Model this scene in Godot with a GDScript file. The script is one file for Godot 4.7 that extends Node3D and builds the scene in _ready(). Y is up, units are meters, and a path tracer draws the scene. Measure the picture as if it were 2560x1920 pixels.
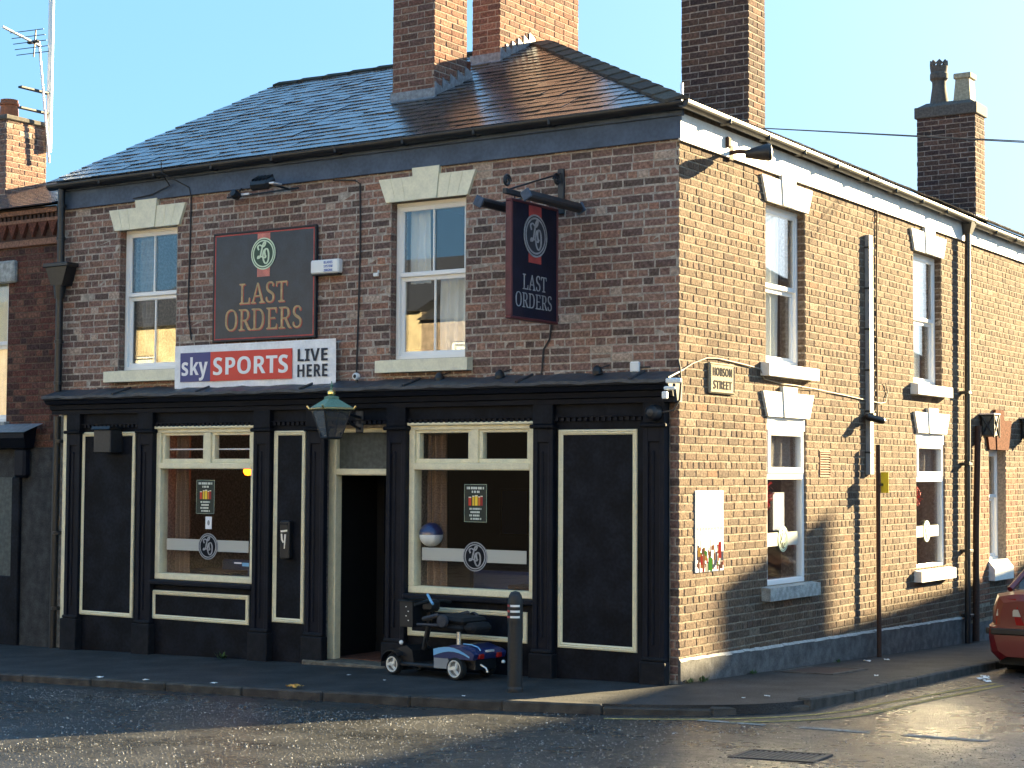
extends Node3D
# A corner pub in low winter sun. x runs along the front wall (z = 0), the side wall is x = 0, y is up, metres.

const GX := 0.020
const GZ := 0.034
const COURSE := 0.0797
var rng := RandomNumberGenerator.new()
var M := {}
var taken := {}
var brick_cache := {}

# ------------------------------------------------------------------ mesh builder
class MB:
	var v := PackedVector3Array()
	var n := PackedVector3Array()
	var c := PackedColorArray()
	var uv := PackedVector2Array()
	func tri(a: Vector3, b: Vector3, d: Vector3, col := Color.WHITE, na := Vector3.ZERO, nb := Vector3.ZERO, nd := Vector3.ZERO) -> void:
		var f := (b - a).cross(d - a).normalized()
		v.append_array(PackedVector3Array([a, d, b]))
		if na == Vector3.ZERO:
			n.append_array(PackedVector3Array([f, f, f]))
		else:
			n.append_array(PackedVector3Array([na, nd, nb]))
		c.append_array(PackedColorArray([col, col, col]))
		uv.append_array(PackedVector2Array([Vector2.ZERO, Vector2.ZERO, Vector2.ZERO]))
	func quad(a: Vector3, b: Vector3, d: Vector3, e: Vector3, col := Color.WHITE) -> void:
		tri(a, b, d, col)
		tri(a, d, e, col)
	func uvquad(a: Vector3, b: Vector3, d: Vector3, e: Vector3, col := Color.WHITE) -> void:
		var f := (b - a).cross(d - a).normalized()
		v.append_array(PackedVector3Array([a, d, b, a, e, d]))
		n.append_array(PackedVector3Array([f, f, f, f, f, f]))
		c.append_array(PackedColorArray([col, col, col, col, col, col]))
		var p := [Vector2(0, 1), Vector2(1, 1), Vector2(1, 0), Vector2(0, 0)]
		uv.append_array(PackedVector2Array([p[0], p[2], p[1], p[0], p[3], p[2]]))
	func box(lo: Vector3, hi: Vector3, col := Color.WHITE) -> void:
		boxt(Transform3D(Basis(), (lo + hi) / 2), hi - lo, col, 0.0)
	func bbox(lo: Vector3, hi: Vector3, bev: float, col := Color.WHITE) -> void:
		boxt(Transform3D(Basis(), (lo + hi) / 2), hi - lo, col, bev)
	func boxt(t: Transform3D, s: Vector3, col := Color.WHITE, bev := 0.0) -> void:
		var h := s / 2
		bev = minf(bev, minf(h.x, minf(h.y, h.z)) * 0.98)
		var ax := [Vector3(1, 0, 0), Vector3(0, 1, 0), Vector3(0, 0, 1)]
		for i in 3:
			for sg in [-1.0, 1.0]:
				var w: Vector3 = ax[i] * sg
				var p: Vector3 = ax[(i + 1) % 3] * sg
				var q: Vector3 = ax[(i + 2) % 3]
				var hw: float = h[i]
				var hp: float = h[(i + 1) % 3] - bev
				var hq: float = h[(i + 2) % 3] - bev
				quad(t * (w * hw - p * hp - q * hq), t * (w * hw + p * hp - q * hq), t * (w * hw + p * hp + q * hq), t * (w * hw - p * hp + q * hq), col)
		if bev > 0.0:
			for i in 3:
				var j := (i + 1) % 3
				var k := (i + 2) % 3
				for sj in [-1.0, 1.0]:
					for sk in [-1.0, 1.0]:
						var d: Vector3 = ax[i] * (h[i] - bev)
						var a: Vector3 = ax[j] * sj * h[j] + ax[k] * sk * (h[k] - bev)
						var b: Vector3 = ax[j] * sj * (h[j] - bev) + ax[k] * sk * h[k]
						var flip: bool = sj * sk > 0
						if flip:
							quad(t * (b - d), t * (b + d), t * (a + d), t * (a - d), col)
						else:
							quad(t * (a - d), t * (a + d), t * (b + d), t * (b - d), col)
			for sx in [-1.0, 1.0]:
				for sy in [-1.0, 1.0]:
					for sz in [-1.0, 1.0]:
						var a := Vector3(sx * h.x, sy * (h.y - bev), sz * (h.z - bev))
						var b := Vector3(sx * (h.x - bev), sy * h.y, sz * (h.z - bev))
						var d := Vector3(sx * (h.x - bev), sy * (h.y - bev), sz * h.z)
						if sx * sy * sz > 0:
							tri(t * a, t * b, t * d, col)
						else:
							tri(t * b, t * a, t * d, col)
	# loop: convex or concave polygon (3D, planar, counter-clockwise seen from outside the front), pushed back by ext
	func prism(loop: Array, ext: Vector3, col := Color.WHITE) -> void:
		var nn: int = loop.size()
		var nrm := Vector3.ZERO
		for i in nn:
			nrm += (loop[i] as Vector3).cross(loop[(i + 1) % nn])
		nrm = nrm.normalized()
		var ux: Vector3 = ((loop[1] as Vector3) - loop[0]).normalized()
		var uy := nrm.cross(ux)
		var flat := PackedVector2Array()
		for p in loop:
			flat.append(Vector2((p as Vector3).dot(ux), (p as Vector3).dot(uy)))
		var idx := Geometry2D.triangulate_polygon(flat)
		var side := signf(nrm.dot(-ext))
		for i in range(0, idx.size(), 3):
			var a: Vector3 = loop[idx[i]]
			var b: Vector3 = loop[idx[i + 1]]
			var d: Vector3 = loop[idx[i + 2]]
			if (b - a).cross(d - a).dot(nrm) * side < 0:
				var q := b
				b = d
				d = q
			tri(a, b, d, col)
			tri(a + ext, d + ext, b + ext, col)
		for i in nn:
			var a: Vector3 = loop[i]
			var b: Vector3 = loop[(i + 1) % nn]
			if side > 0:
				quad(a, a + ext, b + ext, b, col)
			else:
				quad(b, b + ext, a + ext, a, col)
	func lathe(prof: Array, segs: int, t := Transform3D(), col := Color.WHITE) -> void:
		for i in prof.size() - 1:
			var p: Vector2 = prof[i]
			var q: Vector2 = prof[i + 1]
			var sl := Vector2(q.y - p.y, p.x - q.x).normalized()
			for k in segs:
				var a0 := TAU * k / segs
				var a1 := TAU * (k + 1) / segs
				var d0 := Vector3(cos(a0), 0, -sin(a0))
				var d1 := Vector3(cos(a1), 0, -sin(a1))
				var n0 := t.basis * (d0 * sl.x + Vector3.UP * sl.y)
				var n1 := t.basis * (d1 * sl.x + Vector3.UP * sl.y)
				var a := t * (d0 * p.x + Vector3.UP * p.y)
				var b := t * (d1 * p.x + Vector3.UP * p.y)
				var d := t * (d1 * q.x + Vector3.UP * q.y)
				var e := t * (d0 * q.x + Vector3.UP * q.y)
				if p.x > 1e-5:
					tri(a, b, d, col, n0.normalized(), n1.normalized(), n1.normalized())
				if q.x > 1e-5:
					tri(a, d, e, col, n0.normalized(), n1.normalized(), n0.normalized())
	func tube(pts: Array, r: float, segs := 8, col := Color.WHITE) -> void:
		var rings := []
		var up := Vector3.UP
		for i in pts.size():
			var d: Vector3 = ((pts[mini(i + 1, pts.size() - 1)] as Vector3) - pts[maxi(i - 1, 0)]).normalized()
			if absf(d.dot(up)) > 0.95:
				up = Vector3.RIGHT if absf(d.x) < 0.8 else Vector3.BACK
			var s := d.cross(up).normalized()
			up = s.cross(d).normalized()
			var ring := []
			for k in segs:
				ring.append(s * cos(TAU * k / segs) + up * sin(TAU * k / segs))
			rings.append(ring)
		for i in pts.size() - 1:
			for k in segs:
				var j := (k + 1) % segs
				var a0: Vector3 = rings[i][k]
				var a1: Vector3 = rings[i][j]
				var b0: Vector3 = rings[i + 1][k]
				var b1: Vector3 = rings[i + 1][j]
				var p: Vector3 = pts[i]
				var q: Vector3 = pts[i + 1]
				tri(p + a1 * r, p + a0 * r, q + b0 * r, col, a1, a0, b0)
				tri(p + a1 * r, q + b0 * r, q + b1 * r, col, a1, b0, b1)
		for k in range(1, segs - 1):
			var p: Vector3 = pts[0]
			var q: Vector3 = pts[-1]
			tri(p + rings[0][0] * r, p + rings[0][k] * r, p + rings[0][k + 1] * r, col)
			tri(q + rings[-1][0] * r, q + rings[-1][k + 1] * r, q + rings[-1][k] * r, col)
	func mesh() -> ArrayMesh:
		var arr := []
		arr.resize(Mesh.ARRAY_MAX)
		arr[Mesh.ARRAY_VERTEX] = v
		arr[Mesh.ARRAY_NORMAL] = n
		arr[Mesh.ARRAY_COLOR] = c
		arr[Mesh.ARRAY_TEX_UV] = uv
		var m := ArrayMesh.new()
		m.add_surface_from_arrays(Mesh.PRIMITIVE_TRIANGLES, arr)
		return m

# ------------------------------------------------------------------ scene helpers
func gy(x: float, z: float) -> float:   # pavement
	return GX * x + GZ * minf(z, 0.0)

func numbered(called: String) -> String:
	var k: int = taken.get(called, 0)
	taken[called] = k + 1
	return called if k == 0 else "%s_%03d" % [called, k]

func thing(called: String, label: String, category: String, at := Vector3.ZERO, group := "") -> Node3D:
	var o := Node3D.new()
	o.name = numbered(called)
	add_child(o)
	o.position = at
	tag(o, label, category, group)
	return o

func tag(o: Node, label: String, category: String, group := "") -> void:
	o.set_meta("label", label)
	o.set_meta("category", category)
	if group:
		o.set_meta("group", group)

func put(b: MB, called: String, m: Material, parent: Node = self) -> MeshInstance3D:
	return inst(b.mesh(), called, m, parent)

func inst(mesh: Mesh, called: String, m: Material, parent: Node = self) -> MeshInstance3D:
	var o := MeshInstance3D.new()
	o.name = numbered(called) if parent == self else called
	o.mesh = mesh
	o.material_override = m
	parent.add_child(o, true)
	return o

func node(called: String, parent: Node) -> Node3D:
	var o := Node3D.new()
	o.name = called
	parent.add_child(o, true)
	return o

func one_box(lo: Vector3, hi: Vector3, called: String, m: Material, parent: Node, bev := 0.004) -> MeshInstance3D:
	var b := MB.new()
	b.bbox(lo, hi, bev)
	return put(b, called, m, parent)

func structure(o: Node, kind := "structure") -> Node:
	o.set_meta("kind", kind)
	return o

func words(txt: String, face: String, weight: int, italic: bool, w: float, h: float, at: Transform3D, m: Material, parent: Node, called := "lettering", depth := 0.002) -> MeshInstance3D:
	var f := SystemFont.new()
	f.font_names = PackedStringArray([face])
	f.font_weight = weight
	f.font_italic = italic
	var t := TextMesh.new()
	t.text = txt
	t.font = f
	t.font_size = 64
	t.pixel_size = 0.01
	t.depth = 0.1
	t.curve_step = 1.5
	var bb := t.get_aabb()
	var o := MeshInstance3D.new()
	o.name = called
	o.mesh = t
	o.material_override = m
	var sc := Vector3(w / bb.size.x, h / bb.size.y, depth / 0.1)
	var ctr := bb.position + bb.size / 2
	o.transform = at * Transform3D(Basis.from_scale(sc), Vector3(-ctr.x * sc.x, -ctr.y * sc.y, depth / 2))
	parent.add_child(o, true)
	return o

# ------------------------------------------------------------------ materials
func noise_image(size: int, freq: float, seed_: int, octaves := 4, kind := FastNoiseLite.TYPE_SIMPLEX_SMOOTH) -> Image:
	var f := FastNoiseLite.new()
	f.seed = seed_
	f.noise_type = kind
	f.frequency = freq
	f.fractal_octaves = octaves
	return f.get_seamless_image(size, size)

func mottled(size: int, seed_: int, coarse: float, fine: float, lo: float, hi: float, speck := 0.0, speck_value := 1.0) -> Image:
	var a := noise_image(size, coarse, seed_)
	var b := noise_image(size, fine, seed_ + 7, 2)
	var r := RandomNumberGenerator.new()
	r.seed = seed_
	var im := Image.create(size, size, false, Image.FORMAT_RGB8)
	for y in size:
		for x in size:
			var g: float = a.get_pixel(x, y).r * 0.6 + b.get_pixel(x, y).r * 0.4
			g = clampf((g - 0.25) / 0.5, 0.0, 1.0)
			var q := lerpf(lo, hi, g)
			if speck > 0.0 and r.randf() < speck:
				q = lerpf(q, speck_value, r.randf_range(0.3, 1.0))
			im.set_pixel(x, y, Color(q, q, q))
	return im

func stony(size: int, seed_: int, lo: float, hi: float, share: float, cracks := 0) -> Image:
	var im := mottled(size, seed_, 0.006, 0.2, lo, hi)
	var r := RandomNumberGenerator.new()
	r.seed = seed_ + 1
	for k in int(size * size * share):
		var v := r.randf_range(lo * 0.55, 1.0)
		var w := 1 + r.randi() % 3
		im.fill_rect(Rect2i(r.randi() % size, r.randi() % size, w, 1 + r.randi() % 3), Color(v, v * r.randf_range(0.94, 1.0), v * r.randf_range(0.86, 1.0)))
	for k in cracks:
		var p := Vector2(r.randf() * size, r.randf() * size)
		var d := Vector2.from_angle(r.randf() * TAU)
		for i in 160:
			d = d.rotated(r.randf_range(-0.35, 0.35))
			p += d * 2.0
			im.fill_rect(Rect2i(posmod(int(p.x), size), posmod(int(p.y), size), 2, 2), Color(lo * 0.5, lo * 0.5, lo * 0.5))
	return im

func tex(im: Image) -> ImageTexture:
	im.generate_mipmaps()
	return ImageTexture.create_from_image(im)

func lin(r: float, g: float, b: float) -> Color:
	return Color(r, g, b).linear_to_srgb()

func mk(col: Color, rough: float, metal := 0.0, t: Texture2D = null, scale := 1.0, hm: Texture2D = null, hs := 0.0, spec := 0.5) -> StandardMaterial3D:
	var m := StandardMaterial3D.new()
	m.albedo_color = col
	m.roughness = rough
	m.metallic = metal
	m.metallic_specular = spec
	if t or hm:
		m.uv1_triplanar = true
		m.uv1_world_triplanar = true
		m.uv1_scale = Vector3.ONE * scale
	if t:
		m.albedo_texture = t
	if hm:
		m.heightmap_enabled = true
		m.heightmap_texture = hm
		m.heightmap_scale = hs
	return m

func vc(m: StandardMaterial3D) -> StandardMaterial3D:
	m.vertex_color_use_as_albedo = true
	return m

func pane_glass(tint := Color(1, 1, 1, 0.0), spec := 0.5) -> StandardMaterial3D:
	var m := StandardMaterial3D.new()
	m.transparency = BaseMaterial3D.TRANSPARENCY_ALPHA
	m.albedo_color = tint
	m.roughness = 0.0
	m.metallic_specular = spec
	return m

func make_materials() -> void:
	var grain := tex(mottled(512, 3, 0.012, 0.09, 0.72, 1.0))
	var paintwear := tex(mottled(512, 11, 0.006, 0.05, 0.80, 1.0, 0.004, 0.55))
	var scuffed := tex(mottled(512, 47, 0.008, 0.07, 0.55, 1.0, 0.006, 1.0))
	var clean := tex(mottled(512, 13, 0.01, 0.05, 0.93, 1.0, 0.0015, 0.7))
	var brick_tex := tex(mottled(512, 21, 0.02, 0.14, 0.66, 1.0, 0.02, 0.40))
	var brick_h := tex(mottled(512, 22, 0.03, 0.16, 0.0, 1.0, 0.02, 0.0))
	var stone_h := tex(mottled(512, 29, 0.02, 0.2, 0.2, 1.0))
	var asphalt := tex(stony(1024, 31, 0.40, 0.66, 0.06, 7))
	var asphalt_h := tex(stony(1024, 32, 0.30, 0.60, 0.12))
	var path_tex := tex(stony(1024, 33, 0.55, 0.95, 0.03, 5))
	var patch_r := tex(mottled(512, 34, 0.006, 0.05, 0.45, 1.0))
	M.brick = vc(mk(Color.WHITE, 0.93, 0, brick_tex, 2.1, brick_h, 0.45, 0.25))
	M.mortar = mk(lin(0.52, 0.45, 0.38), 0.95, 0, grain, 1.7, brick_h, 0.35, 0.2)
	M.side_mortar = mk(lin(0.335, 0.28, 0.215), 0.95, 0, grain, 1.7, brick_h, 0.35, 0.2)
	M.chimney_mortar = mk(lin(0.44, 0.36, 0.30), 0.95, 0, grain, 1.7, brick_h, 0.35, 0.2)
	M.red_mortar = mk(lin(0.16, 0.115, 0.09), 0.95, 0, grain, 1.7, brick_h, 0.3, 0.2)
	M.reveal = mk(lin(0.40, 0.335, 0.275), 0.95, 0, brick_tex, 2.0, brick_h, 0.4, 0.2)
	M.road = mk(lin(0.115, 0.115, 0.113), 0.72, 0, asphalt, 0.23, asphalt_h, 1.6, 0.6)
	M.road.roughness_texture = patch_r
	M.road.roughness = 0.45
	M.path = mk(lin(0.062, 0.060, 0.060), 0.75, 0, path_tex, 0.27, asphalt_h, 0.8, 0.45)
	M.kerb = vc(mk(Color.WHITE, 0.85, 0, path_tex, 0.9, stone_h, 0.25, 0.4))
	M.black_paint = mk(lin(0.0085, 0.0105, 0.0185), 0.5, 0, paintwear, 0.8, grain, 0.06, 0.28)
	M.black_panel = mk(lin(0.0105, 0.0125, 0.0195), 0.58, 0, scuffed, 0.55, grain, 0.12, 0.26)
	M.plinth_black = mk(lin(0.013, 0.013, 0.0165), 0.75, 0, grain, 1.2, stone_h, 0.2, 0.35)
	M.cream_paint = mk(lin(0.86, 0.78, 0.54), 0.45, 0, clean, 1.3, null, 0, 0.45)
	M.stone_cream = mk(lin(0.86, 0.80, 0.60), 0.7, 0, clean, 1.0, stone_h, 0.12, 0.35)
	M.white_stone = mk(lin(0.80, 0.79, 0.74), 0.7, 0, clean, 1.0, stone_h, 0.12, 0.35)
	M.grey_stone = mk(lin(0.46, 0.47, 0.45), 0.8, 0, grain, 1.3, stone_h, 0.2, 0.3)
	M.upvc = mk(lin(0.80, 0.80, 0.79), 0.28, 0, null, 1, null, 0, 0.5)
	M.fascia_blue = mk(lin(0.070, 0.10, 0.155), 0.5, 0, paintwear, 0.7, grain, 0.05, 0.4)
	M.fascia_white = mk(lin(0.80, 0.79, 0.75), 0.5, 0, clean, 0.9, null, 0, 0.4)
	M.gutter = mk(lin(0.020, 0.020, 0.022), 0.4, 0, grain, 2, null, 0, 0.5)
	M.iron = mk(lin(0.022, 0.024, 0.030), 0.45, 0, grain, 3, null, 0, 0.5)
	M.slate = vc(mk(Color.WHITE, 0.20, 0, brick_tex, 1.3, brick_h, 0.08, 0.65))
	M.ridge = vc(mk(Color.WHITE, 0.9, 0, brick_tex, 2.0, stone_h, 0.3, 0.3))
	M.lead = mk(lin(0.25, 0.27, 0.30), 0.5, 0.2, grain, 2.0, grain, 0.1, 0.5)
	M.lead_dark = mk(lin(0.085, 0.090, 0.105), 0.5, 0.0, path_tex, 1.2, grain, 0.15, 0.5)
	M.render = mk(lin(0.060, 0.062, 0.064), 0.9, 0, grain, 0.9, stone_h, 0.25, 0.3)
	M.plinth = mk(lin(0.155, 0.15, 0.148), 0.92, 0, grain, 0.8, stone_h, 0.3, 0.3)
	M.fillet = mk(lin(0.60, 0.57, 0.53), 0.95, 0, grain, 2.0, stone_h, 0.3, 0.3)
	M.room = mk(lin(0.045, 0.04, 0.04), 0.9)
	M.room_dark = mk(lin(0.13, 0.095, 0.065), 0.9)
	M.glass = pane_glass()
	M.frosted = mk(lin(0.46, 0.45, 0.40), 0.6)
	M.frosted_dark = mk(lin(0.085, 0.10, 0.095), 0.6, 0, grain, 2.0)
	M.net = mk(lin(0.72, 0.74, 0.70), 0.9)
	M.net.backlight_enabled = true
	M.net.backlight = Color(0.4, 0.4, 0.38)
	M.curtain = mk(lin(0.30, 0.19, 0.13), 0.95, 0, brick_tex, 5.0)
	M.curtain_grey = mk(lin(0.30, 0.28, 0.26), 0.95, 0, grain, 4.0)
	M.sign_board = mk(lin(0.020, 0.034, 0.055), 0.40, 0, paintwear, 1.2, null, 0, 0.5)
	M.sign_hanging = mk(lin(0.010, 0.011, 0.028), 0.5, 0, paintwear, 1.2, null, 0, 0.35)
	M.sign_red = mk(lin(0.55, 0.075, 0.065), 0.5, 0, paintwear, 2.0)
	M.sign_darkred = mk(lin(0.11, 0.018, 0.024), 0.5, 0, paintwear, 2.0)
	M.sign_pink = mk(lin(0.70, 0.22, 0.17), 0.5, 0, paintwear, 2.0)
	M.gold = mk(lin(0.52, 0.36, 0.17), 0.45, 0.0, paintwear, 3.0)
	M.silver_letters = mk(lin(0.38, 0.38, 0.40), 0.5, 0.0, paintwear, 3.0)
	M.pale_green = mk(lin(0.60, 0.72, 0.52), 0.5)
	M.dark_green = mk(lin(0.020, 0.060, 0.035), 0.5)
	M.vinyl = mk(lin(0.86, 0.86, 0.88), 0.42, 0, clean, 1.0)
	M.banner_blue = mk(lin(0.020, 0.035, 0.19), 0.4)
	M.banner_red = mk(lin(0.62, 0.028, 0.022), 0.4)
	M.banner_white = mk(lin(0.80, 0.80, 0.82), 0.4)
	M.ink = mk(lin(0.020, 0.022, 0.035), 0.6)
	M.white_plastic = mk(lin(0.76, 0.77, 0.76), 0.4)
	M.blue_print = mk(lin(0.06, 0.12, 0.42), 0.6)
	M.grey_plastic = mk(lin(0.24, 0.255, 0.27), 0.45)
	M.copper_green = mk(lin(0.22, 0.40, 0.31), 0.6, 0.2, grain, 6.0)
	M.brass = mk(lin(0.80, 0.58, 0.25), 0.25, 0.9)
	M.lantern_glass = pane_glass(Color(0.30, 0.30, 0.31, 0.55))
	M.rubber = mk(lin(0.010, 0.010, 0.010), 0.8)
	M.black_plastic = mk(lin(0.009, 0.009, 0.011), 0.45)
	M.dark_fabric = mk(lin(0.010, 0.010, 0.012), 0.9, 0, grain, 8.0)
	M.grey_fabric = mk(lin(0.055, 0.055, 0.065), 0.8, 0, grain, 8.0)
	M.chrome = mk(lin(0.85, 0.84, 0.80), 0.25, 0.9)
	M.silver = mk(lin(0.78, 0.77, 0.72), 0.35, 0.35)
	M.scooter_blue = mk(lin(0.006, 0.016, 0.095), 0.2)
	M.scooter_blue.clearcoat_enabled = true
	M.scooter_blue.clearcoat = 0.8
	M.light_blue = mk(lin(0.18, 0.42, 0.68), 0.3)
	M.tail_red = mk(lin(0.28, 0.012, 0.010), 0.2)
	M.car_red = mk(lin(0.12, 0.004, 0.008), 0.35)
	M.car_red.clearcoat_enabled = true
	M.car_red.clearcoat = 0.6
	M.car_red.clearcoat_roughness = 0.05
	M.car_glass = pane_glass(Color(0.10, 0.11, 0.10, 0.45))
	M.lamp_clear = mk(lin(0.45, 0.42, 0.36), 0.15)
	M.bollard = mk(lin(0.020, 0.019, 0.019), 0.55, 0, grain, 4.0, grain, 0.1)
	M.reflector_white = mk(lin(0.80, 0.80, 0.78), 0.35)
	M.yellow = mk(lin(0.80, 0.58, 0.02), 0.5)
	M.yellow_line = mk(lin(0.80, 0.60, 0.20), 0.8, 0, path_tex, 2.2, asphalt_h, 0.6)
	M.white_line = mk(lin(0.68, 0.68, 0.64), 0.8, 0, path_tex, 2.2, asphalt_h, 0.6)
	M.rust = mk(lin(0.085, 0.04, 0.025), 0.85, 0, brick_tex, 3.0)
	M.sandstone_red = mk(lin(0.33, 0.17, 0.11), 0.9, 0, brick_tex, 2.0, stone_h, 0.2)
	M.arch_red = mk(lin(0.17, 0.066, 0.042), 0.95, 0, brick_tex, 2.0, stone_h, 0.2, 0.15)
	M.worn_plate = mk(lin(0.54, 0.46, 0.34), 0.95, 0, brick_tex, 6.0, null, 0, 0.12)
	M.plate_ink = mk(lin(0.05, 0.045, 0.045), 0.95, 0, null, 1, null, 0, 0.1)
	M.terracotta = mk(lin(0.42, 0.14, 0.06), 0.8, 0, grain, 3.0)
	M.pot_grey = mk(lin(0.13, 0.115, 0.10), 0.9, 0, grain, 3.0)
	M.pot_buff = mk(lin(0.42, 0.38, 0.27), 0.85, 0, grain, 3.0)
	M.galvanised = mk(lin(0.72, 0.71, 0.72), 0.35, 0.4)
	M.wood_dark = mk(lin(0.055, 0.020, 0.015), 0.5, 0, grain, 3.0)
	M.navy = mk(lin(0.012, 0.035, 0.12), 0.5)
	M.door_black = mk(lin(0.006, 0.006, 0.008), 0.6, 0, paintwear, 1.0)
	M.tile_red = mk(lin(0.16, 0.06, 0.035), 0.7, 0, grain, 3.0)
	M.step_stone = mk(lin(0.26, 0.225, 0.17), 0.85, 0, path_tex, 1.5, stone_h, 0.2)
	M.cream_wall = mk(lin(0.62, 0.54, 0.37), 0.85, 0, paintwear, 0.5)
	M.pale_brick = mk(lin(0.34, 0.28, 0.235), 0.9, 0, grain, 0.8)
	M.far_black = mk(lin(0.006, 0.006, 0.007), 1.0, 0, null, 1, null, 0, 0.0)
	M.ochre = mk(lin(0.55, 0.26, 0.04), 0.6)
	M.litter = mk(lin(0.74, 0.74, 0.72), 0.7)
	M.weed = mk(lin(0.045, 0.085, 0.02), 0.8)
	M.cable = mk(lin(0.03, 0.026, 0.026), 0.7)
	M.cable_pale = mk(lin(0.30, 0.26, 0.20), 0.7)
	M.tinsel = mk(lin(0.55, 0.03, 0.03), 0.3, 0.4)

# ------------------------------------------------------------------ brickwork
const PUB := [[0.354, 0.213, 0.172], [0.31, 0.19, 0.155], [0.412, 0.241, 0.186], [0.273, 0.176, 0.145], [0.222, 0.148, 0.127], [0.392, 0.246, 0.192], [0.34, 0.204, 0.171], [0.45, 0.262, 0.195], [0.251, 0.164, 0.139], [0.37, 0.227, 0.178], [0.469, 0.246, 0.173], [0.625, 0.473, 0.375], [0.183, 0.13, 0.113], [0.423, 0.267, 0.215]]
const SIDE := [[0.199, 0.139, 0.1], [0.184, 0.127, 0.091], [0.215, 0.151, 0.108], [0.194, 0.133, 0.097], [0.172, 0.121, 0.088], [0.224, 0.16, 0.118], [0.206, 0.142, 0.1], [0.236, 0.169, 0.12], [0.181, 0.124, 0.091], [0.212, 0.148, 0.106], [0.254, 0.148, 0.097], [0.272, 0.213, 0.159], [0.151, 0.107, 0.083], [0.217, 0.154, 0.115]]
const CHIMNEY := [[0.294, 0.148, 0.111], [0.258, 0.135, 0.106], [0.333, 0.173, 0.125], [0.217, 0.126, 0.102], [0.285, 0.157, 0.125], [0.366, 0.201, 0.148], [0.192, 0.115, 0.096], [0.317, 0.178, 0.136]]
const SOOTY := [[0.15, 0.094, 0.075], [0.119, 0.077, 0.068], [0.181, 0.106, 0.08], [0.1, 0.07, 0.062], [0.206, 0.119, 0.088], [0.138, 0.088, 0.075]]
const RED := [[0.19, 0.085, 0.065], [0.153, 0.07, 0.058], [0.22, 0.102, 0.075], [0.116, 0.06, 0.051], [0.174, 0.088, 0.072], [0.093, 0.056, 0.051], [0.241, 0.128, 0.091], [0.136, 0.071, 0.061]]
const WARM := [[0.329, 0.168, 0.112], [0.294, 0.147, 0.101], [0.364, 0.189, 0.126], [0.266, 0.14, 0.105]]

func pick(pal: Array) -> int:
	if pal.size() == 14:
		var r := rng.randf()
		if r < 0.025:
			return 10
		if r < 0.06:
			return 11
		if r < 0.13:
			return 12
		return [0, 1, 2, 3, 4, 5, 6, 7, 8, 9, 13][rng.randi() % 11]
	return rng.randi() % pal.size()

func colour(e: Array, j := 0.0) -> Color:
	var k := 1.0 + rng.randf_range(-j, j)
	return Color(e[0] * k, e[1] * k, e[2] * k)

# one brick, face centre at the origin of t, looking along t.basis.z
func brick(b: MB, t: Transform3D, w: float, h: float, col: Color, wear := 0.0025) -> void:
	var o := []
	var i := []
	for s in [[-1, -1], [1, -1], [1, 1], [-1, 1]]:
		var jx := rng.randf_range(-wear, wear)
		var jy := rng.randf_range(-wear, wear)
		o.append(Vector3(s[0] * w / 2 + jx, s[1] * h / 2 + jy, -0.003 - rng.randf() * wear))
		i.append(Vector3(s[0] * (w / 2 - 0.005) + jx, s[1] * (h / 2 - 0.005) + jy, rng.randf_range(-wear, wear) * 0.6))
	b.quad(t * i[0], t * i[1], t * i[2], t * i[3], col)
	for k in 4:
		var q := (k + 1) % 4
		b.quad(t * o[k], t * o[q], t * i[q], t * i[k], col)
		b.quad(t * (o[k] + Vector3(0, 0, -0.02)), t * (o[q] + Vector3(0, 0, -0.02)), t * o[q], t * o[k], col)

func brick_mesh(w: float, pal: Array, which: int, variant: int) -> Mesh:
	var key := "%.3f %d %d %d" % [w, pal.hash(), which, variant]
	if not brick_cache.has(key):
		var b := MB.new()
		brick(b, Transform3D(), w, COURSE - 0.0135, colour(pal[which]))
		brick_cache[key] = b.mesh()
	return brick_cache[key]

func cut(pieces: Array, a: float, b: float) -> Array:
	var out := []
	for p in pieces:
		if b <= p[0] or a >= p[1]:
			out.append(p)
		else:
			if a - p[0] > 0.02:
				out.append([p[0], a])
			if p[1] - b > 0.02:
				out.append([b, p[1]])
	return out

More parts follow.
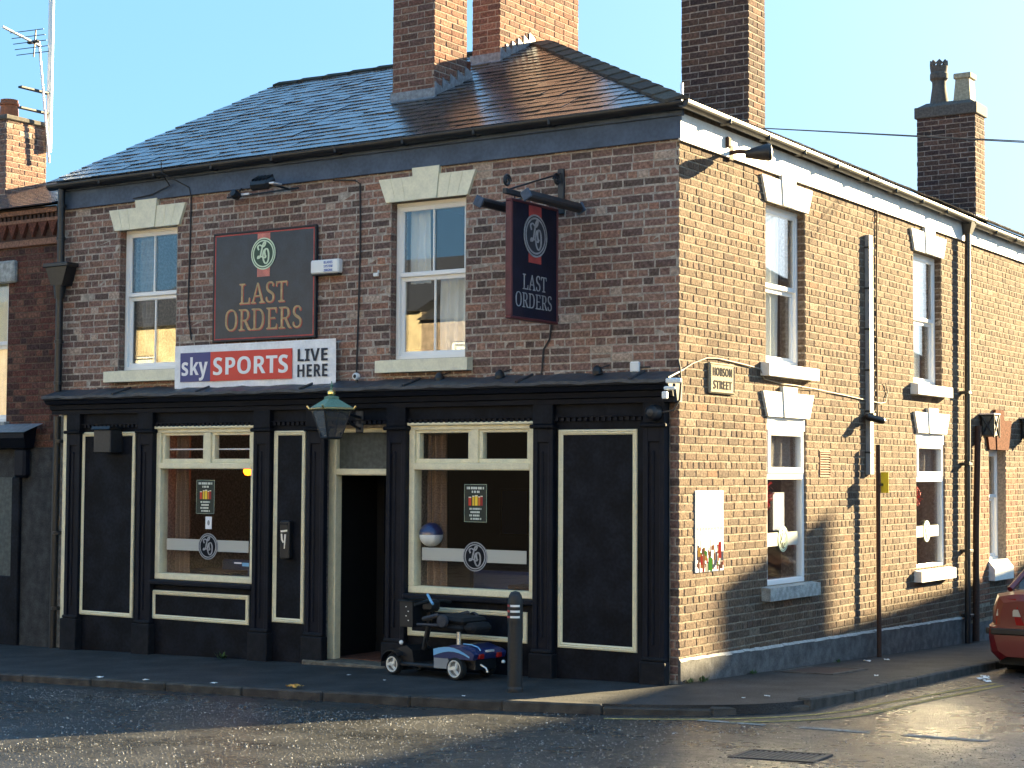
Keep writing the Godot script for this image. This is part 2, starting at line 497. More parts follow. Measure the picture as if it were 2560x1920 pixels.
# frame: origin at (u = 0, y = 0), x along the wall, z outward. Openings are Rect2 in (u, y). keep: pieces built one by one
func brickwork(parent: Node, frame: Transform3D, u0: float, u1: float, y0: float, y1: float, holes: Array, pal: Array, keep: int, near: Vector2, lay := 0, depth := 0.0) -> int:
	var singles := []
	var rest := MB.new()
	var j0 := int(floor(y0 / COURSE))
	var j1 := int(ceil(y1 / COURSE))
	for j in range(j0, j1):
		var ya := maxf(j * COURSE, y0)
		var yb := minf((j + 1) * COURSE, y1)
		if yb - ya < 0.02:
			continue
		var headers := posmod(j, 4) == lay
		var pitch := 0.117 if headers else 0.234
		var off := 0.0585 if headers else (0.117 if posmod(j, 2) == 0 else 0.0)
		if not headers:
			off += rng.randf_range(-0.012, 0.012)
		var u := u0 - off - (0.0 if headers else rng.randf() * 0.0)
		while u < u1:
			var ua := maxf(u, u0)
			var ub := minf(u + pitch, u1)
			if not headers and rng.randf() < 0.05 and ub - ua > 0.2:
				ub = ua + 0.117
				u -= 0.117
			u += pitch
			if ub - ua < 0.03:
				continue
			var pieces := [[ua, ub]]
			for h in holes:
				if ya + 0.03 < h.position.y + h.size.y and yb - 0.03 > h.position.y:
					pieces = cut(pieces, h.position.x, h.position.x + h.size.x)
			for p in pieces:
				var w: float = p[1] - p[0] - 0.012
				if w < 0.015:
					continue
				var at := Vector3((p[0] + p[1]) / 2, (ya + yb) / 2, depth + rng.randf_range(-0.0022, 0.0022))
				var which := pick(pal)
				var full := yb - ya > COURSE - 0.004 and (absf(w - 0.222) < 0.004 or absf(w - 0.105) < 0.004)
				if full and keep > 0:
					singles.append([Vector2(at.x, at.y).distance_to(near), at, w, which])
				else:
					brick(rest, frame * Transform3D(Basis(), at), w, yb - ya - 0.0135, colour(pal[which], 0.13))
	singles.sort_custom(func(p, q): return p[0] < q[0])
	for k in singles.size():
		var s: Array = singles[k]
		if k < keep:
			var w := 0.222 if s[2] > 0.15 else 0.105
			var o := MeshInstance3D.new()
			o.name = "brick"
			o.mesh = brick_mesh(w, pal, s[3], k % 3)
			o.material_override = M.brick
			o.transform = frame * Transform3D(Basis(), s[1])
			parent.add_child(o, true)
		else:
			brick(rest, frame * Transform3D(Basis(), s[1]), s[2], COURSE - 0.0135, colour(pal[s[3]], 0.13))
	if rest.v.size():
		structure(put(rest, "brickwork", M.brick, parent), "stuff")
	return singles.size()

# backing wall with real openings: front at z = -sink, back at z = -thick
func wall_slab(parent: Node, frame: Transform3D, u0: float, u1: float, y0: float, y1: float, holes: Array, m: Material, thick := 0.3, sink := 0.0055) -> void:
	var us := [u0, u1]
	var ys := [y0, y1]
	for h in holes:
		us.append_array([h.position.x, h.position.x + h.size.x])
		ys.append_array([h.position.y, h.position.y + h.size.y])
	us.sort()
	ys.sort()
	var b := MB.new()
	var r := MB.new()
	var back := MB.new()
	var solid := func(i: int, j: int) -> bool:
		if i < 0 or j < 0 or i >= us.size() - 1 or j >= ys.size() - 1:
			return false
		var c := Vector2((us[i] + us[i + 1]) / 2, (ys[j] + ys[j + 1]) / 2)
		for h in holes:
			if h.has_point(c):
				return false
		return true
	for i in us.size() - 1:
		for j in ys.size() - 1:
			if us[i + 1] - us[i] < 1e-4 or ys[j + 1] - ys[j] < 1e-4 or not solid.call(i, j):
				continue
			var p := func(u: float, y: float, z: float) -> Vector3: return frame * Vector3(u, y, z)
			var a: float = us[i]
			var e: float = us[i + 1]
			var lo: float = ys[j]
			var hi: float = ys[j + 1]
			var f := -sink
			var k := -thick
			b.quad(p.call(a, lo, f), p.call(e, lo, f), p.call(e, hi, f), p.call(a, hi, f))
			back.quad(p.call(e, lo, k), p.call(a, lo, k), p.call(a, hi, k), p.call(e, hi, k))
			if not solid.call(i - 1, j):
				r.quad(p.call(a, lo, k), p.call(a, lo, f), p.call(a, hi, f), p.call(a, hi, k))
			if not solid.call(i + 1, j):
				r.quad(p.call(e, lo, f), p.call(e, lo, k), p.call(e, hi, k), p.call(e, hi, f))
			if not solid.call(i, j - 1):
				r.quad(p.call(a, lo, k), p.call(e, lo, k), p.call(e, lo, f), p.call(a, lo, f))
			if not solid.call(i, j + 1):
				r.quad(p.call(a, hi, f), p.call(e, hi, f), p.call(e, hi, k), p.call(a, hi, k))
	put(b, "mortar", m, parent)
	put(r, "reveal", M.reveal, parent)
	put(back, "lining", M.room, parent)

# flat arch of voussoirs with a raised keystone, centred on u, springing at y; faces stand out by d
func flat_arch(parent: Node, frame: Transform3D, u: float, y: float, w: float, spread: float, h: float, key_up: float, n: int, m: Material, d := 0.035) -> void:
	var a := node("lintel", parent)
	var cuts := [-0.5, -0.375, -0.255, -0.135, 0.135, 0.255, 0.375, 0.5] if n == 7 else [-0.5, -0.15, 0.15, 0.5]
	for k in n:
		var key := k == n / 2
		var f0: float = cuts[k]
		var f1: float = cuts[k + 1]
		var g := 0.0022
		var b0 := u + f0 * w + g
		var b1 := u + f1 * w - g
		var top := y + h + (key_up if key else 0.0)
		var s := (h + (key_up if key else 0.0)) / h
		var t0 := u + f0 * (w + (spread - w) * s) + g
		var t1 := u + f1 * (w + (spread - w) * s) - g
		var proud := d + (0.012 if key else 0.0)
		var b := MB.new()
		b.prism([frame * Vector3(b0, y, proud), frame * Vector3(b1, y, proud), frame * Vector3(t1, top, proud), frame * Vector3(t0, top, proud)], frame.basis.z * -(proud + 0.05))
		put(b, "keystone" if key else "voussoir", m, a)

func sill(parent: Node, frame: Transform3D, u0: float, u1: float, y0: float, y1: float, m: Material, d := 0.10) -> void:
	var b := MB.new()
	b.prism([frame * Vector3(u0, y0, d), frame * Vector3(u0, y1 - 0.02, d), frame * Vector3(u0, y1, -0.08), frame * Vector3(u0, y0, -0.08)], frame.basis.x * (u1 - u0))
	put(b, "sill", m, parent)

func rect_frame(b: MB, frame: Transform3D, u0: float, u1: float, y0: float, y1: float, t: float, z0: float, z1: float) -> void:
	for q in [[u0, y0, u1, y0 + t], [u0, y1 - t, u1, y1], [u0, y0 + t, u0 + t, y1 - t], [u1 - t, y0 + t, u1, y1 - t]]:
		var lo := Vector3(q[0], q[1], z0)
		var hi := Vector3(q[2], q[3], z1)
		b.boxt(frame * Transform3D(Basis(), (lo + hi) / 2), hi - lo, Color.WHITE, 0.006)

func double_pane(parent: Node, frame: Transform3D, u0: float, u1: float, y0: float, y1: float, z: float, leaves := [0.0, -0.018]) -> MeshInstance3D:
	var b := MB.new()
	for q in leaves:
		var lo := Vector3(u0, y0, z + q - 0.004)
		var hi := Vector3(u1, y1, z + q)
		b.boxt(frame * Transform3D(Basis(), (lo + hi) / 2), hi - lo)
	return put(b, "pane", M.glass, parent)

# white sash window: outer frame, two sashes, each with a centre bar where bars is true
func sash_window(parent: Node, frame: Transform3D, u0: float, u1: float, y0: float, y1: float, mid: float, bars: bool, back := -0.10) -> Node3D:
	var w := node("window", parent)
	var b := MB.new()
	rect_frame(b, frame, u0, u1, y0, y1, 0.045, back - 0.07, back)
	put(b, "frame", M.upvc, w)
	var halves := [[mid + 0.015, y1 - 0.04], [y0 + 0.04, mid + 0.02]]
	for k in 2:
		var s := node("sash", w)
		var z: float = back - 0.008 - 0.030 * k
		var c := MB.new()
		rect_frame(c, frame, u0 + 0.04, u1 - 0.04, halves[k][0], halves[k][1], 0.05, z - 0.03, z)
		if bars:
			var um := (u0 + u1) / 2
			c.boxt(frame * Transform3D(Basis(), Vector3(um, (halves[k][0] + halves[k][1]) / 2, z - 0.012)), Vector3(0.018, halves[k][1] - halves[k][0] - 0.08, 0.02))
		put(c, "rail", M.upvc, s)
		double_pane(s, frame, u0 + 0.085, u1 - 0.085, halves[k][0] + 0.045, halves[k][1] - 0.045, z - 0.006)
	return w

# gathered cloth hanging in the plane u (width), top y1 to bottom y0, folds of depth d
func drape(b: MB, frame: Transform3D, u0: float, u1: float, y0: float, y1: float, z: float, folds: float, d: float, sway := 0.0) -> void:
	var n := int(maxf(8, folds * 8))
	var rows := 5
	var pt := func(i: int, j: int) -> Vector3:
		var f := float(i) / n
		var g := float(j) / rows
		var u := lerpf(u0, u1, f) + sway * (1.0 - g) * (1.0 - g) * (0.5 - f)
		return frame * Vector3(u, lerpf(y0, y1, g), z + d * sin(f * folds * TAU + 0.6 * sin(g * 3.0 + f * 5.0)))
	for i in n:
		for j in rows:
			var a: Vector3 = pt.call(i, j)
			var e: Vector3 = pt.call(i + 1, j)
			var f: Vector3 = pt.call(i + 1, j + 1)
			var g: Vector3 = pt.call(i, j + 1)
			b.quad(a, e, f, g)

func monogram(parent: Node, t: Transform3D, s: float, r: float, m: Material) -> void:
	# a flowing L and O, strokes in the plane of t; s is the height
	var strokes := [
		[Vector2(-0.30, 0.20), Vector2(-0.36, 0.36), Vector2(-0.22, 0.44), Vector2(-0.02, 0.34), Vector2(0.10, 0.42), Vector2(0.14, 0.54), Vector2(0.06, 0.56), Vector2(-0.04, 0.40), Vector2(-0.12, 0.10), Vector2(-0.20, -0.16), Vector2(-0.34, -0.22), Vector2(-0.30, -0.12), Vector2(-0.12, -0.14), Vector2(0.10, -0.22), Vector2(0.20, -0.12)],
		[Vector2(0.16, 0.22), Vector2(0.04, 0.14), Vector2(-0.02, -0.12), Vector2(0.06, -0.40), Vector2(0.20, -0.50), Vector2(0.34, -0.34), Vector2(0.36, -0.02), Vector2(0.28, 0.20), Vector2(0.16, 0.22), Vector2(0.10, 0.06), Vector2(0.16, -0.22)]]
	for st in strokes:
		var c := Curve2D.new()
		for i in st.size():
			var tan_: Vector2 = (st[mini(i + 1, st.size() - 1)] - st[maxi(i - 1, 0)]) / 6.0
			c.add_point(st[i] * s, -tan_ * s, tan_ * s)
		var pts := c.tessellate(3, 6)
		var b := MB.new()
		for i in pts.size() - 1:
			var d := (pts[i + 1] - pts[i])
			if d.length() < 1e-5:
				continue
			d = d.normalized()
			var wide := r * (0.55 + 0.75 * absf(d.y))
			var q := Vector2(-d.y, d.x) * wide
			var e := d * r * 0.3
			var p3 := func(p: Vector2) -> Vector3: return t * Vector3(p.x, p.y, 0.0015 + 0.00003 * i)
			b.quad(p3.call(pts[i] - q - e), p3.call(pts[i + 1] - q + e), p3.call(pts[i + 1] + q + e), p3.call(pts[i] + q - e))
		put(b, "monogram", m, parent)

func disc(b: MB, t: Transform3D, rx: float, ry: float, d: float, inner := 0.0) -> void:
	var n := 40
	for k in n:
		var a0 := TAU * k / n
		var a1 := TAU * (k + 1) / n
		var p := Vector3(cos(a0) * rx, sin(a0) * ry, d)
		var q := Vector3(cos(a1) * rx, sin(a1) * ry, d)
		var pi_ := Vector3(p.x * inner, p.y * inner, d)
		var qi := Vector3(q.x * inner, q.y * inner, d)
		if inner > 0.0:
			b.quad(t * pi_, t * p, t * q, t * qi)
		else:
			b.tri(t * Vector3(0, 0, d), t * p, t * q)
		b.quad(t * Vector3(p.x, p.y, 0), t * Vector3(q.x, q.y, 0), t * q, t * p)

func emblem(parent: Node, t: Transform3D, rx: float, ry: float, back: Material, ringm: Material, mono: Material) -> void:
	var a := MB.new()
	disc(a, t, rx, ry, 0.004)
	put(a, "roundel", back, parent)
	var b := MB.new()
	disc(b, t, rx, ry, 0.006, 0.92)
	disc(b, t, rx * 0.86, ry * 0.86, 0.006, 0.90)
	put(b, "ring", ringm, parent)
	monogram(parent, t * Transform3D(Basis(), Vector3(0, 0, 0.006)), ry * 1.25, ry * 0.052, mono)

# ------------------------------------------------------------------ set up
var FA := Transform3D(Basis(), Vector3.ZERO)
var FB := Transform3D(Basis(Vector3(0, 0, -1), Vector3.UP, Vector3(1, 0, 0)), Vector3.ZERO)
const SUN := Vector3(-0.3297, -0.2639, 0.9067)

func _ready() -> void:
	rng.seed = 20161
	camera_and_light()
	make_materials()
	ground()
	pub()
	adjoining_house()
	neighbour_house()
	across_the_road()
	signs_on_front()
	fittings_on_front()
	fittings_on_side()
	street()
	scooter()
	car()
	inside()

func camera_and_light() -> void:
	var cam := Camera3D.new()
	cam.name = "camera"
	cam.fov = 25.482
	cam.near = 0.1
	cam.far = 600.0
	cam.position = Vector3(7.4563, 1.9523, 14.1627)
	cam.rotation_degrees = Vector3(2.98873, 33.39002, 0.31624)
	add_child(cam)
	cam.current = true
	var sun := DirectionalLight3D.new()
	sun.name = "sun"
	sun.light_energy = 1.6
	sun.light_color = Color(1.0, 0.905, 0.70)
	sun.light_angular_distance = 0.55
	sun.shadow_enabled = true
	sun.basis = Basis.looking_at(SUN, Vector3.UP)
	add_child(sun)
	var env := Environment.new()
	env.background_mode = Environment.BG_SKY
	env.sky = Sky.new()
	var pano := PanoramaSkyMaterial.new()
	pano.panorama = sky_air()
	env.sky.sky_material = pano
	env.background_energy_multiplier = 0.182
	env.tonemap_mode = Environment.TONE_MAPPER_LINEAR
	env.tonemap_exposure = 9.0
	env.sdfgi_enabled = true
	env.ssao_enabled = true
	env.ssil_enabled = true
	var we := WorldEnvironment.new()
	we.name = "world_environment"
	we.environment = env
	add_child(we)

# clear winter air: blue overhead, paler to the horizon and whitening towards the low sun
func sky_air() -> ImageTexture:
	var w := 512
	var h := 256
	var im := Image.create(w, h, false, Image.FORMAT_RGBF)
	var to_sun := -SUN.normalized()
	for y in h:
		var el := PI / 2 - PI * (y + 0.5) / h
		for x in w:
			var az := TAU * (x + 0.5) / w
			var d := Vector3(sin(az) * cos(el), sin(el), -cos(az) * cos(el))
			var t := pow(1.0 - clampf(d.y, 0.0, 1.0), 6.0)
			var c := Vector3(0.19, 0.43, 0.76).lerp(Vector3(0.36, 0.68, 0.86), t)
			var k := clampf(d.dot(to_sun), -1.0, 1.0)
			var halo := 0.70 * pow(maxf(0.0, k), 5.0) + 0.7 * pow(maxf(0.0, k), 60.0)
			c += Vector3(1.0, 0.92, 0.80) * halo
			if d.y < 0.0:
				c = c.lerp(Vector3(0.20, 0.19, 0.18), clampf(-d.y * 6.0, 0.0, 1.0))
			im.set_pixel(x, y, Color(c.x, c.y, c.z))
	return ImageTexture.create_from_image(im)

# ------------------------------------------------------------------ ground
const KERB := [[-40.0, 3.4], [-14.0, 2.95], [-9.0, 2.62], [-6.5, 2.43], [-4.84, 2.30], [-3.31, 2.17], [-1.8, 2.01], [-0.73, 1.88], [0.21, 1.66], [0.80, 1.42], [1.30, 1.08], [1.58, 0.62], [1.62, -0.2], [1.55, -1.5], [1.44, -4.6], [1.42, -12.0], [1.4, -40.0]]

func kerb_curve() -> PackedVector2Array:
	var c := Curve2D.new()
	for i in KERB.size():
		var p := Vector2(KERB[i][0], KERB[i][1])
		var a := Vector2(KERB[maxi(i - 1, 0)][0], KERB[maxi(i - 1, 0)][1])
		var b := Vector2(KERB[mini(i + 1, KERB.size() - 1)][0], KERB[mini(i + 1, KERB.size() - 1)][1])
		var tn := (b - a).normalized()
		c.add_point(p, -tn * p.distance_to(a) * 0.33, tn * p.distance_to(b) * 0.33)
	c.bake_interval = 0.05
	return c.get_baked_points()

func road_y(x: float, z: float) -> float:
	return gy(x, z) - 0.085 + 0.044 * (clampf(z, 2.0, 6.5) - 2.0)

func ground() -> void:
	var b := MB.new()
	var zs := [-90.0, -40.0, -20.0, -10.0, -5.0, 0.0, 2.0, 3.0, 4.5, 6.5, 12.0, 30.0, 90.0]
	for i in 24:
		for j in zs.size() - 1:
			var x0 := -90.0 + 7.5 * i
			var x1 := x0 + 7.5
			var z0: float = zs[j]
			var z1: float = zs[j + 1]
			b.quad(Vector3(x0, road_y(x0, z1), z1), Vector3(x1, road_y(x1, z1), z1), Vector3(x1, road_y(x1, z0), z0), Vector3(x0, road_y(x0, z0), z0))
	structure(put(b, "road", M.road))
	# pavement between the buildings and the kerb
	var k := kerb_curve()
	var p := MB.new()
	for i in k.size() - 1:
		var q := []
		for s in [k[i], k[i + 1]]:
			var inner := Vector2(minf(s.x, -0.2), minf(s.y, -0.2))
			if s.x > 0.5 and s.y > 0.3:
				inner = Vector2(-0.2, -0.2)
			q.append([s, inner])
		var f := func(v: Vector2) -> Vector3: return Vector3(v.x, gy(v.x, v.y), v.y)
		var a: Vector2 = q[0][0]
		var c: Vector2 = q[1][0]
		var ai: Vector2 = q[0][1]
		var ci: Vector2 = q[1][1]
		var nrm: Vector2 = Vector2(-(c - a).y, (c - a).x).normalized() * 0.06
		a -= nrm
		c -= nrm
		p.quad(f.call(ai), f.call(a), f.call(c), f.call(ci))
		p.quad(f.call(a) + Vector3(0, -0.2, 0), f.call(c) + Vector3(0, -0.2, 0), f.call(c), f.call(a))
	structure(put(p, "pavement", M.path))
	# kerb stones laid end to end, lower where the corner is dropped
	var kerb := Node3D.new()
	kerb.name = "kerb"
	add_child(kerb)
	structure(kerb)
	var start := 0
	while start < k.size() - 2:
		var e := start
		while e < k.size() - 1 and k[start].distance_to(k[e]) < 0.90:
			e += 1
		var a := k[start]
		var c := k[e]
		if a.x > -12.0 and a.y > -13.0:
			var d := (c - a).normalized()
			var mid := (a + c) / 2
			var inward := Vector2(d.y, -d.x) * 0.065
			var drop := 0.0
			if mid.x > 0.45 and mid.y > 0.45:
				drop = 0.03
			var top := gy(mid.x, mid.y) - drop + 0.004
			var m := MB.new()
			var bas := Basis(Vector3(d.x, GX * d.x + GZ * d.y, d.y).normalized(), Vector3.UP, Vector3(-d.y, 0, d.x))
			m.boxt(Transform3D(bas.orthonormalized(), Vector3(mid.x + inward.x, top - 0.10, mid.y + inward.y)), Vector3(a.distance_to(c) - 0.008, 0.2, 0.13), colour([0.115, 0.102, 0.088], 0.16), 0.014)
			put(m, "kerb_stone", M.kerb, kerb)
		start = e

# ------------------------------------------------------------------ pub
func roof_y(d: float) -> float:   # height of the roof deck, d metres in from the eaves
	return 5.43 + 0.486 * d

func slate_piece(b: MB, t: Transform3D, w: float, l: float, col: Color) -> void:
	b.boxt(t * Transform3D(Basis(), Vector3(0, l / 2, 0)), Vector3(w, l, 0.016), col, 0.0)

func slate_cut(b: MB, t: Transform3D, a0: float, a1: float, c0: float, c1: float, col: Color) -> void:   # bottom a0..a1, top c0..c1
	var l := 0.34
	b.prism([t * Vector3(a0, 0, 0.008), t * Vector3(a1, 0, 0.008), t * Vector3(c1, l, 0.008), t * Vector3(c0, l, 0.008)], t.basis.z * -0.016, col)

func chimney(parent: Node, x0: float, x1: float, z0: float, z1: float, y0: float, y1: float, pal: Array, m: Material) -> Node3D:
	var s := node("chimney", parent)
	var core := MB.new()
	core.box(Vector3(x0 + 0.006, y0, z0 + 0.006), Vector3(x1 - 0.006, y1, z1 - 0.006))
	put(core, "mortar", m, s)
	var fr := [[Transform3D(Basis(), Vector3(x0, 0, z1)), x1 - x0], [Transform3D(Basis(Vector3(0, 0, -1), Vector3.UP, Vector3(1, 0, 0)), Vector3(x1, 0, z1)), z1 - z0], [Transform3D(Basis(Vector3(-1, 0, 0), Vector3.UP, Vector3(0, 0, -1)), Vector3(x1, 0, z0)), x1 - x0], [Transform3D(Basis(Vector3(0, 0, 1), Vector3.UP, Vector3(-1, 0, 0)), Vector3(x0, 0, z0)), z1 - z0]]
	for f in fr:
		brickwork(s, f[0], 0.0, f[1], y0, y1, [], pal, 0, Vector2.ZERO, 9)
	return s

func pub() -> void:
	var pub := thing("corner_pub", "two-storey brown brick corner pub with black shopfront and hipped slate roof", "pub")
	var HA := [Rect2(-7.46, 3.13, 0.93, 1.67), Rect2(-3.42, 3.13, 0.96, 1.66), Rect2(-6.73, 0.70, 1.52, 1.76), Rect2(-3.10, 0.70, 1.55, 1.76), Rect2(-4.27, -0.4, 0.95, 2.82)]
	var HB := [Rect2(1.93, 3.11, 1.00, 1.68), Rect2(1.95, 0.80, 0.99, 1.75), Rect2(6.27, 3.10, 1.03, 1.67), Rect2(6.33, 0.77, 1.06, 1.71)]
	var fw := node("front_wall", pub)
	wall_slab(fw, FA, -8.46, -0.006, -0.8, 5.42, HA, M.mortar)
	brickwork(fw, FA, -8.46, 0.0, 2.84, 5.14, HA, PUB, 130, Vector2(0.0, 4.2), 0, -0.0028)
	brickwork(fw, FA, -0.10, 0.0, 0.02, 2.84, [], PUB, 0, Vector2.ZERO)
	var sw := node("side_wall", pub)
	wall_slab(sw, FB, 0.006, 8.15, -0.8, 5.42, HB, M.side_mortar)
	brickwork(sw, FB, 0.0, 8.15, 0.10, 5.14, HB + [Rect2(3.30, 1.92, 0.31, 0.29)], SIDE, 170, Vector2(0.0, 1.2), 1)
	for h in [HA[0], HA[1]]:
		brickwork(fw, Transform3D(FB.basis, Vector3(h.position.x, 0, 0)), 0.0, 0.105, h.position.y, h.position.y + h.size.y, [], PUB, 0, Vector2.ZERO, 9, 0.003)
	for h in HB:
		brickwork(sw, Transform3D(FA.basis, Vector3(0, 0, -h.position.x - h.size.x)), -0.105, 0.0, h.position.y, h.position.y + h.size.y, [], SIDE, 0, Vector2.ZERO, 9, 0.003)
	var back := MB.new()
	back.box(Vector3(-8.46, -0.8, -8.15), Vector3(-0.3, 5.42, -7.9))
	back.box(Vector3(-8.46, -0.8, -7.9), Vector3(-8.2, 5.42, -0.3))
	back.prism([Vector3(-8.46, 5.42, 0.0), Vector3(-8.46, 7.40, -4.0), Vector3(-8.46, 5.42, -8.1)], Vector3(0.2, 0, 0))
	put(back, "rear_wall", M.reveal, pub)
	# rendered plinth of the side wall, following the falling pavement
	var pl := MB.new()
	for i in 12:
		var u0 := 8.15 * i / 12.0
		var u1 := 8.15 * (i + 1) / 12.0
		var t0 := 0.205 - 0.018 * u0 + rng.randf_range(-0.006, 0.006)
		var t1 := 0.205 - 0.018 * u1
		pl.quad(FB * Vector3(u0, gy(0, -u0) - 0.3, 0.022), FB * Vector3(u1, gy(0, -u1) - 0.3, 0.022), FB * Vector3(u1, t1, 0.018), FB * Vector3(u0, t0, 0.018))
		pl.quad(FB * Vector3(u0, t0, 0.018), FB * Vector3(u1, t1, 0.018), FB * Vector3(u1, t1 + 0.012, -0.01), FB * Vector3(u0, t0 + 0.012, -0.01))
	pl.quad(FB * Vector3(0, -0.4, -0.01), FB * Vector3(0, -0.4, 0.022), FB * Vector3(0, 0.205, 0.018), FB * Vector3(0, 0.217, -0.01))
	put(pl, "plinth", M.plinth, sw)
	var fil := MB.new()
	for i in 60:
		var u0 := 8.1 * i / 60.0
		var u1 := 8.1 * (i + 1) / 60.0
		var t0 := 0.212 - 0.018 * u0 + rng.randf_range(-0.006, 0.006)
		var t1 := 0.212 - 0.018 * u1
		var d := rng.randf_range(0.008, 0.026)
		fil.quad(FB * Vector3(u0, t0 - d * 0.6, 0.024), FB * Vector3(u1, t1 - d * 0.6, 0.024), FB * Vector3(u1, t1 + 0.016, 0.004), FB * Vector3(u0, t0 + 0.016, 0.004))
	put(fil, "fillet", M.fillet, sw)
	# air brick
	var ab := node("air_brick", sw)
	var abm := MB.new()
	rect_frame(abm, FB, 3.30, 3.61, 1.92, 2.21, 0.02, -0.03, 0.006)
	put(abm, "frame", M.sandstone_red, ab)
	for k in 9:
		var y := 1.945 + 0.0275 * k
		var lv := MB.new()
		lv.boxt(FB * Transform3D(Basis(Vector3.RIGHT, -0.5), Vector3(3.455, y + 0.01, -0.008)), Vector3(0.27, 0.011, 0.03))
		put(lv, "louvre", M.sandstone_red, ab)
	one_box(Vector3(-0.05, 1.93, -3.60), Vector3(-0.028, 2.20, -3.31), "backing", M.room_dark, ab, 0.0)
	# windows, arches and sills of the upper floor
	for h in [HA[0], HA[1]]:
		var c: float = h.position.x + h.size.x / 2
		var w := sash_window(pub, FA, h.position.x, h.position.x + h.size.x, h.position.y, h.position.y + h.size.y, 3.99, true)
		flat_arch(w, FA, c, 4.79, 1.05, 1.25, 0.25, 0.085, 7, M.stone_cream)
		sill(w, FA, c - 0.60, c + 0.58, 2.99, 3.135, M.stone_cream)
	for i in 4:
		var h: Rect2 = HB[i]
		var c := h.position.x + h.size.x / 2
		var top := h.position.y + h.size.y
		var upper := i % 2 == 0
		var w: Node3D
		if upper:
			w = sash_window(pub, FB, h.position.x, h.position.x + h.size.x, h.position.y, top, 3.90, false, -0.09)
		else:
			w = pub_side_window(pub, h)
		flat_arch(w, FB, c, top, 1.06, 1.30, 0.26, 0.06, 7, M.white_stone, 0.03)
		var m: Material = M.grey_stone if i == 1 else M.white_stone
		sill(w, FB, c - 0.64, c + 0.64, h.position.y - 0.145, h.position.y + 0.005, m, 0.10)
	# fascia boards and gutters
	one_box(Vector3(-8.46, 5.115, 0.008), Vector3(0.035, 5.33, 0.035), "fascia_board", M.fascia_blue, pub)
	one_box(Vector3(-8.46, 5.33, 0.008), Vector3(0.06, 5.40, 0.055), "fascia_moulding", M.fascia_blue, pub)
	one_box(Vector3(0.008, 5.095, -8.15), Vector3(0.032, 5.36, 0.033), "bargeboard", M.fascia_white, pub)
	gutter(pub, Vector3(-8.55, 5.405, 0.125), Vector3(0.125, 5.435, 0.125))
	gutter(pub, Vector3(0.125, 5.435, 0.17), Vector3(0.125, 5.37, -8.15))
	roof(pub)
	shopfront(pub)
	# rainwater pipes
	var dp := node("downpipe", pub)
	var t := MB.new()
	t.tube([Vector3(-8.36, 5.38, 0.11), Vector3(-8.36, 4.42, 0.10)], 0.045, 12)
	t.tube([Vector3(-8.37, 4.10, 0.10), Vector3(-8.38, 2.90, 0.09)], 0.045, 12)
	t.tube([Vector3(-8.40, 2.60, 0.07), Vector3(-8.41, -0.25, 0.07)], 0.045, 12)
	put(t, "pipe", M.gutter, dp)
	var hp := MB.new()
	hp.prism([Vector3(-8.54, 4.42, 0.19), Vector3(-8.46, 4.18, 0.16), Vector3(-8.27, 4.18, 0.16), Vector3(-8.15, 4.42, 0.19)], Vector3(0, 0, -0.16))
	hp.bbox(Vector3(-8.56, 4.40, 0.02), Vector3(-8.13, 4.45, 0.21), 0.008)
	hp.lathe([Vector2(0.06, 4.02), Vector2(0.075, 4.18)], 14, Transform3D(Basis(), Vector3(-8.37, 0, 0.10)))
	put(hp, "hopper", M.gutter, dp)
	for y in [5.15, 4.75, 3.5, 3.0, 2.3, 1.2, 0.3]:
		var collar := MB.new()
		collar.lathe([Vector2(0.046, y - 0.02), Vector2(0.058, y - 0.018), Vector2(0.058, y + 0.018), Vector2(0.046, y + 0.02)], 12, Transform3D(Basis(), Vector3(-8.365, 0, 0.10 if y > 2.7 else 0.07)))
		put(collar, "collar", M.gutter, dp)
	var d2 := node("downpipe", pub)
	var t2 := MB.new()
	t2.tube([Vector3(0.11, 5.33, -8.12), Vector3(0.09, 5.20, -8.10), Vector3(0.085, 3.9, -8.07), Vector3(0.085, -0.26, -7.98)], 0.040, 12)
	put(t2, "pipe", M.gutter, d2)
	var h2 := MB.new()
	h2.prism([Vector3(0.19, 5.38, -8.00), Vector3(0.13, 5.18, -8.06), Vector3(0.13, 5.18, -8.16), Vector3(0.19, 5.38, -8.24)], Vector3(-0.17, 0, 0))
	put(h2, "hopper", M.gutter, d2)
	for y in [3.05, 2.10, 0.95, 0.1]:
		var cl := MB.new()
		cl.bbox(Vector3(-0.01, y - 0.02, -8.11), Vector3(0.13, y + 0.02, -7.97), 0.006)
		put(cl, "bracket", M.gutter, d2)

func pub_side_window(parent: Node, h: Rect2) -> Node3D:
	var w := node("window", parent)
	var u0 := h.position.x
	var u1 := u0 + h.size.x
	var y0 := h.position.y
	var y1 := y0 + h.size.y
	var mid := y0 + 1.13
	var b := MB.new()
	rect_frame(b, FB, u0, u1, y0, y1, 0.055, -0.10, -0.025)
	b.boxt(FB * Transform3D(Basis(), Vector3((u0 + u1) / 2, mid, -0.06)), Vector3(u1 - u0 - 0.1, 0.07, 0.075), Color.WHITE, 0.006)
	b.boxt(FB * Transform3D(Basis(), Vector3((u0 + u1) / 2, y1 - 0.07, -0.035)), Vector3(u1 - u0, 0.14, 0.05), Color.WHITE, 0.006)
	put(b, "frame", M.upvc, w)
	var s := MB.new()
	rect_frame(s, FB, u0 + 0.05, u1 - 0.05, mid + 0.03, y1 - 0.13, 0.065, -0.08, -0.01)
	put(s, "top_light", M.upvc, w)
	double_pane(w, FB, u0 + 0.11, u1 - 0.11, mid + 0.09, y1 - 0.19, -0.035)
	double_pane(w, FB, u0 + 0.05, u1 - 0.05, y0 + 0.05, mid - 0.03, -0.055)
	return w

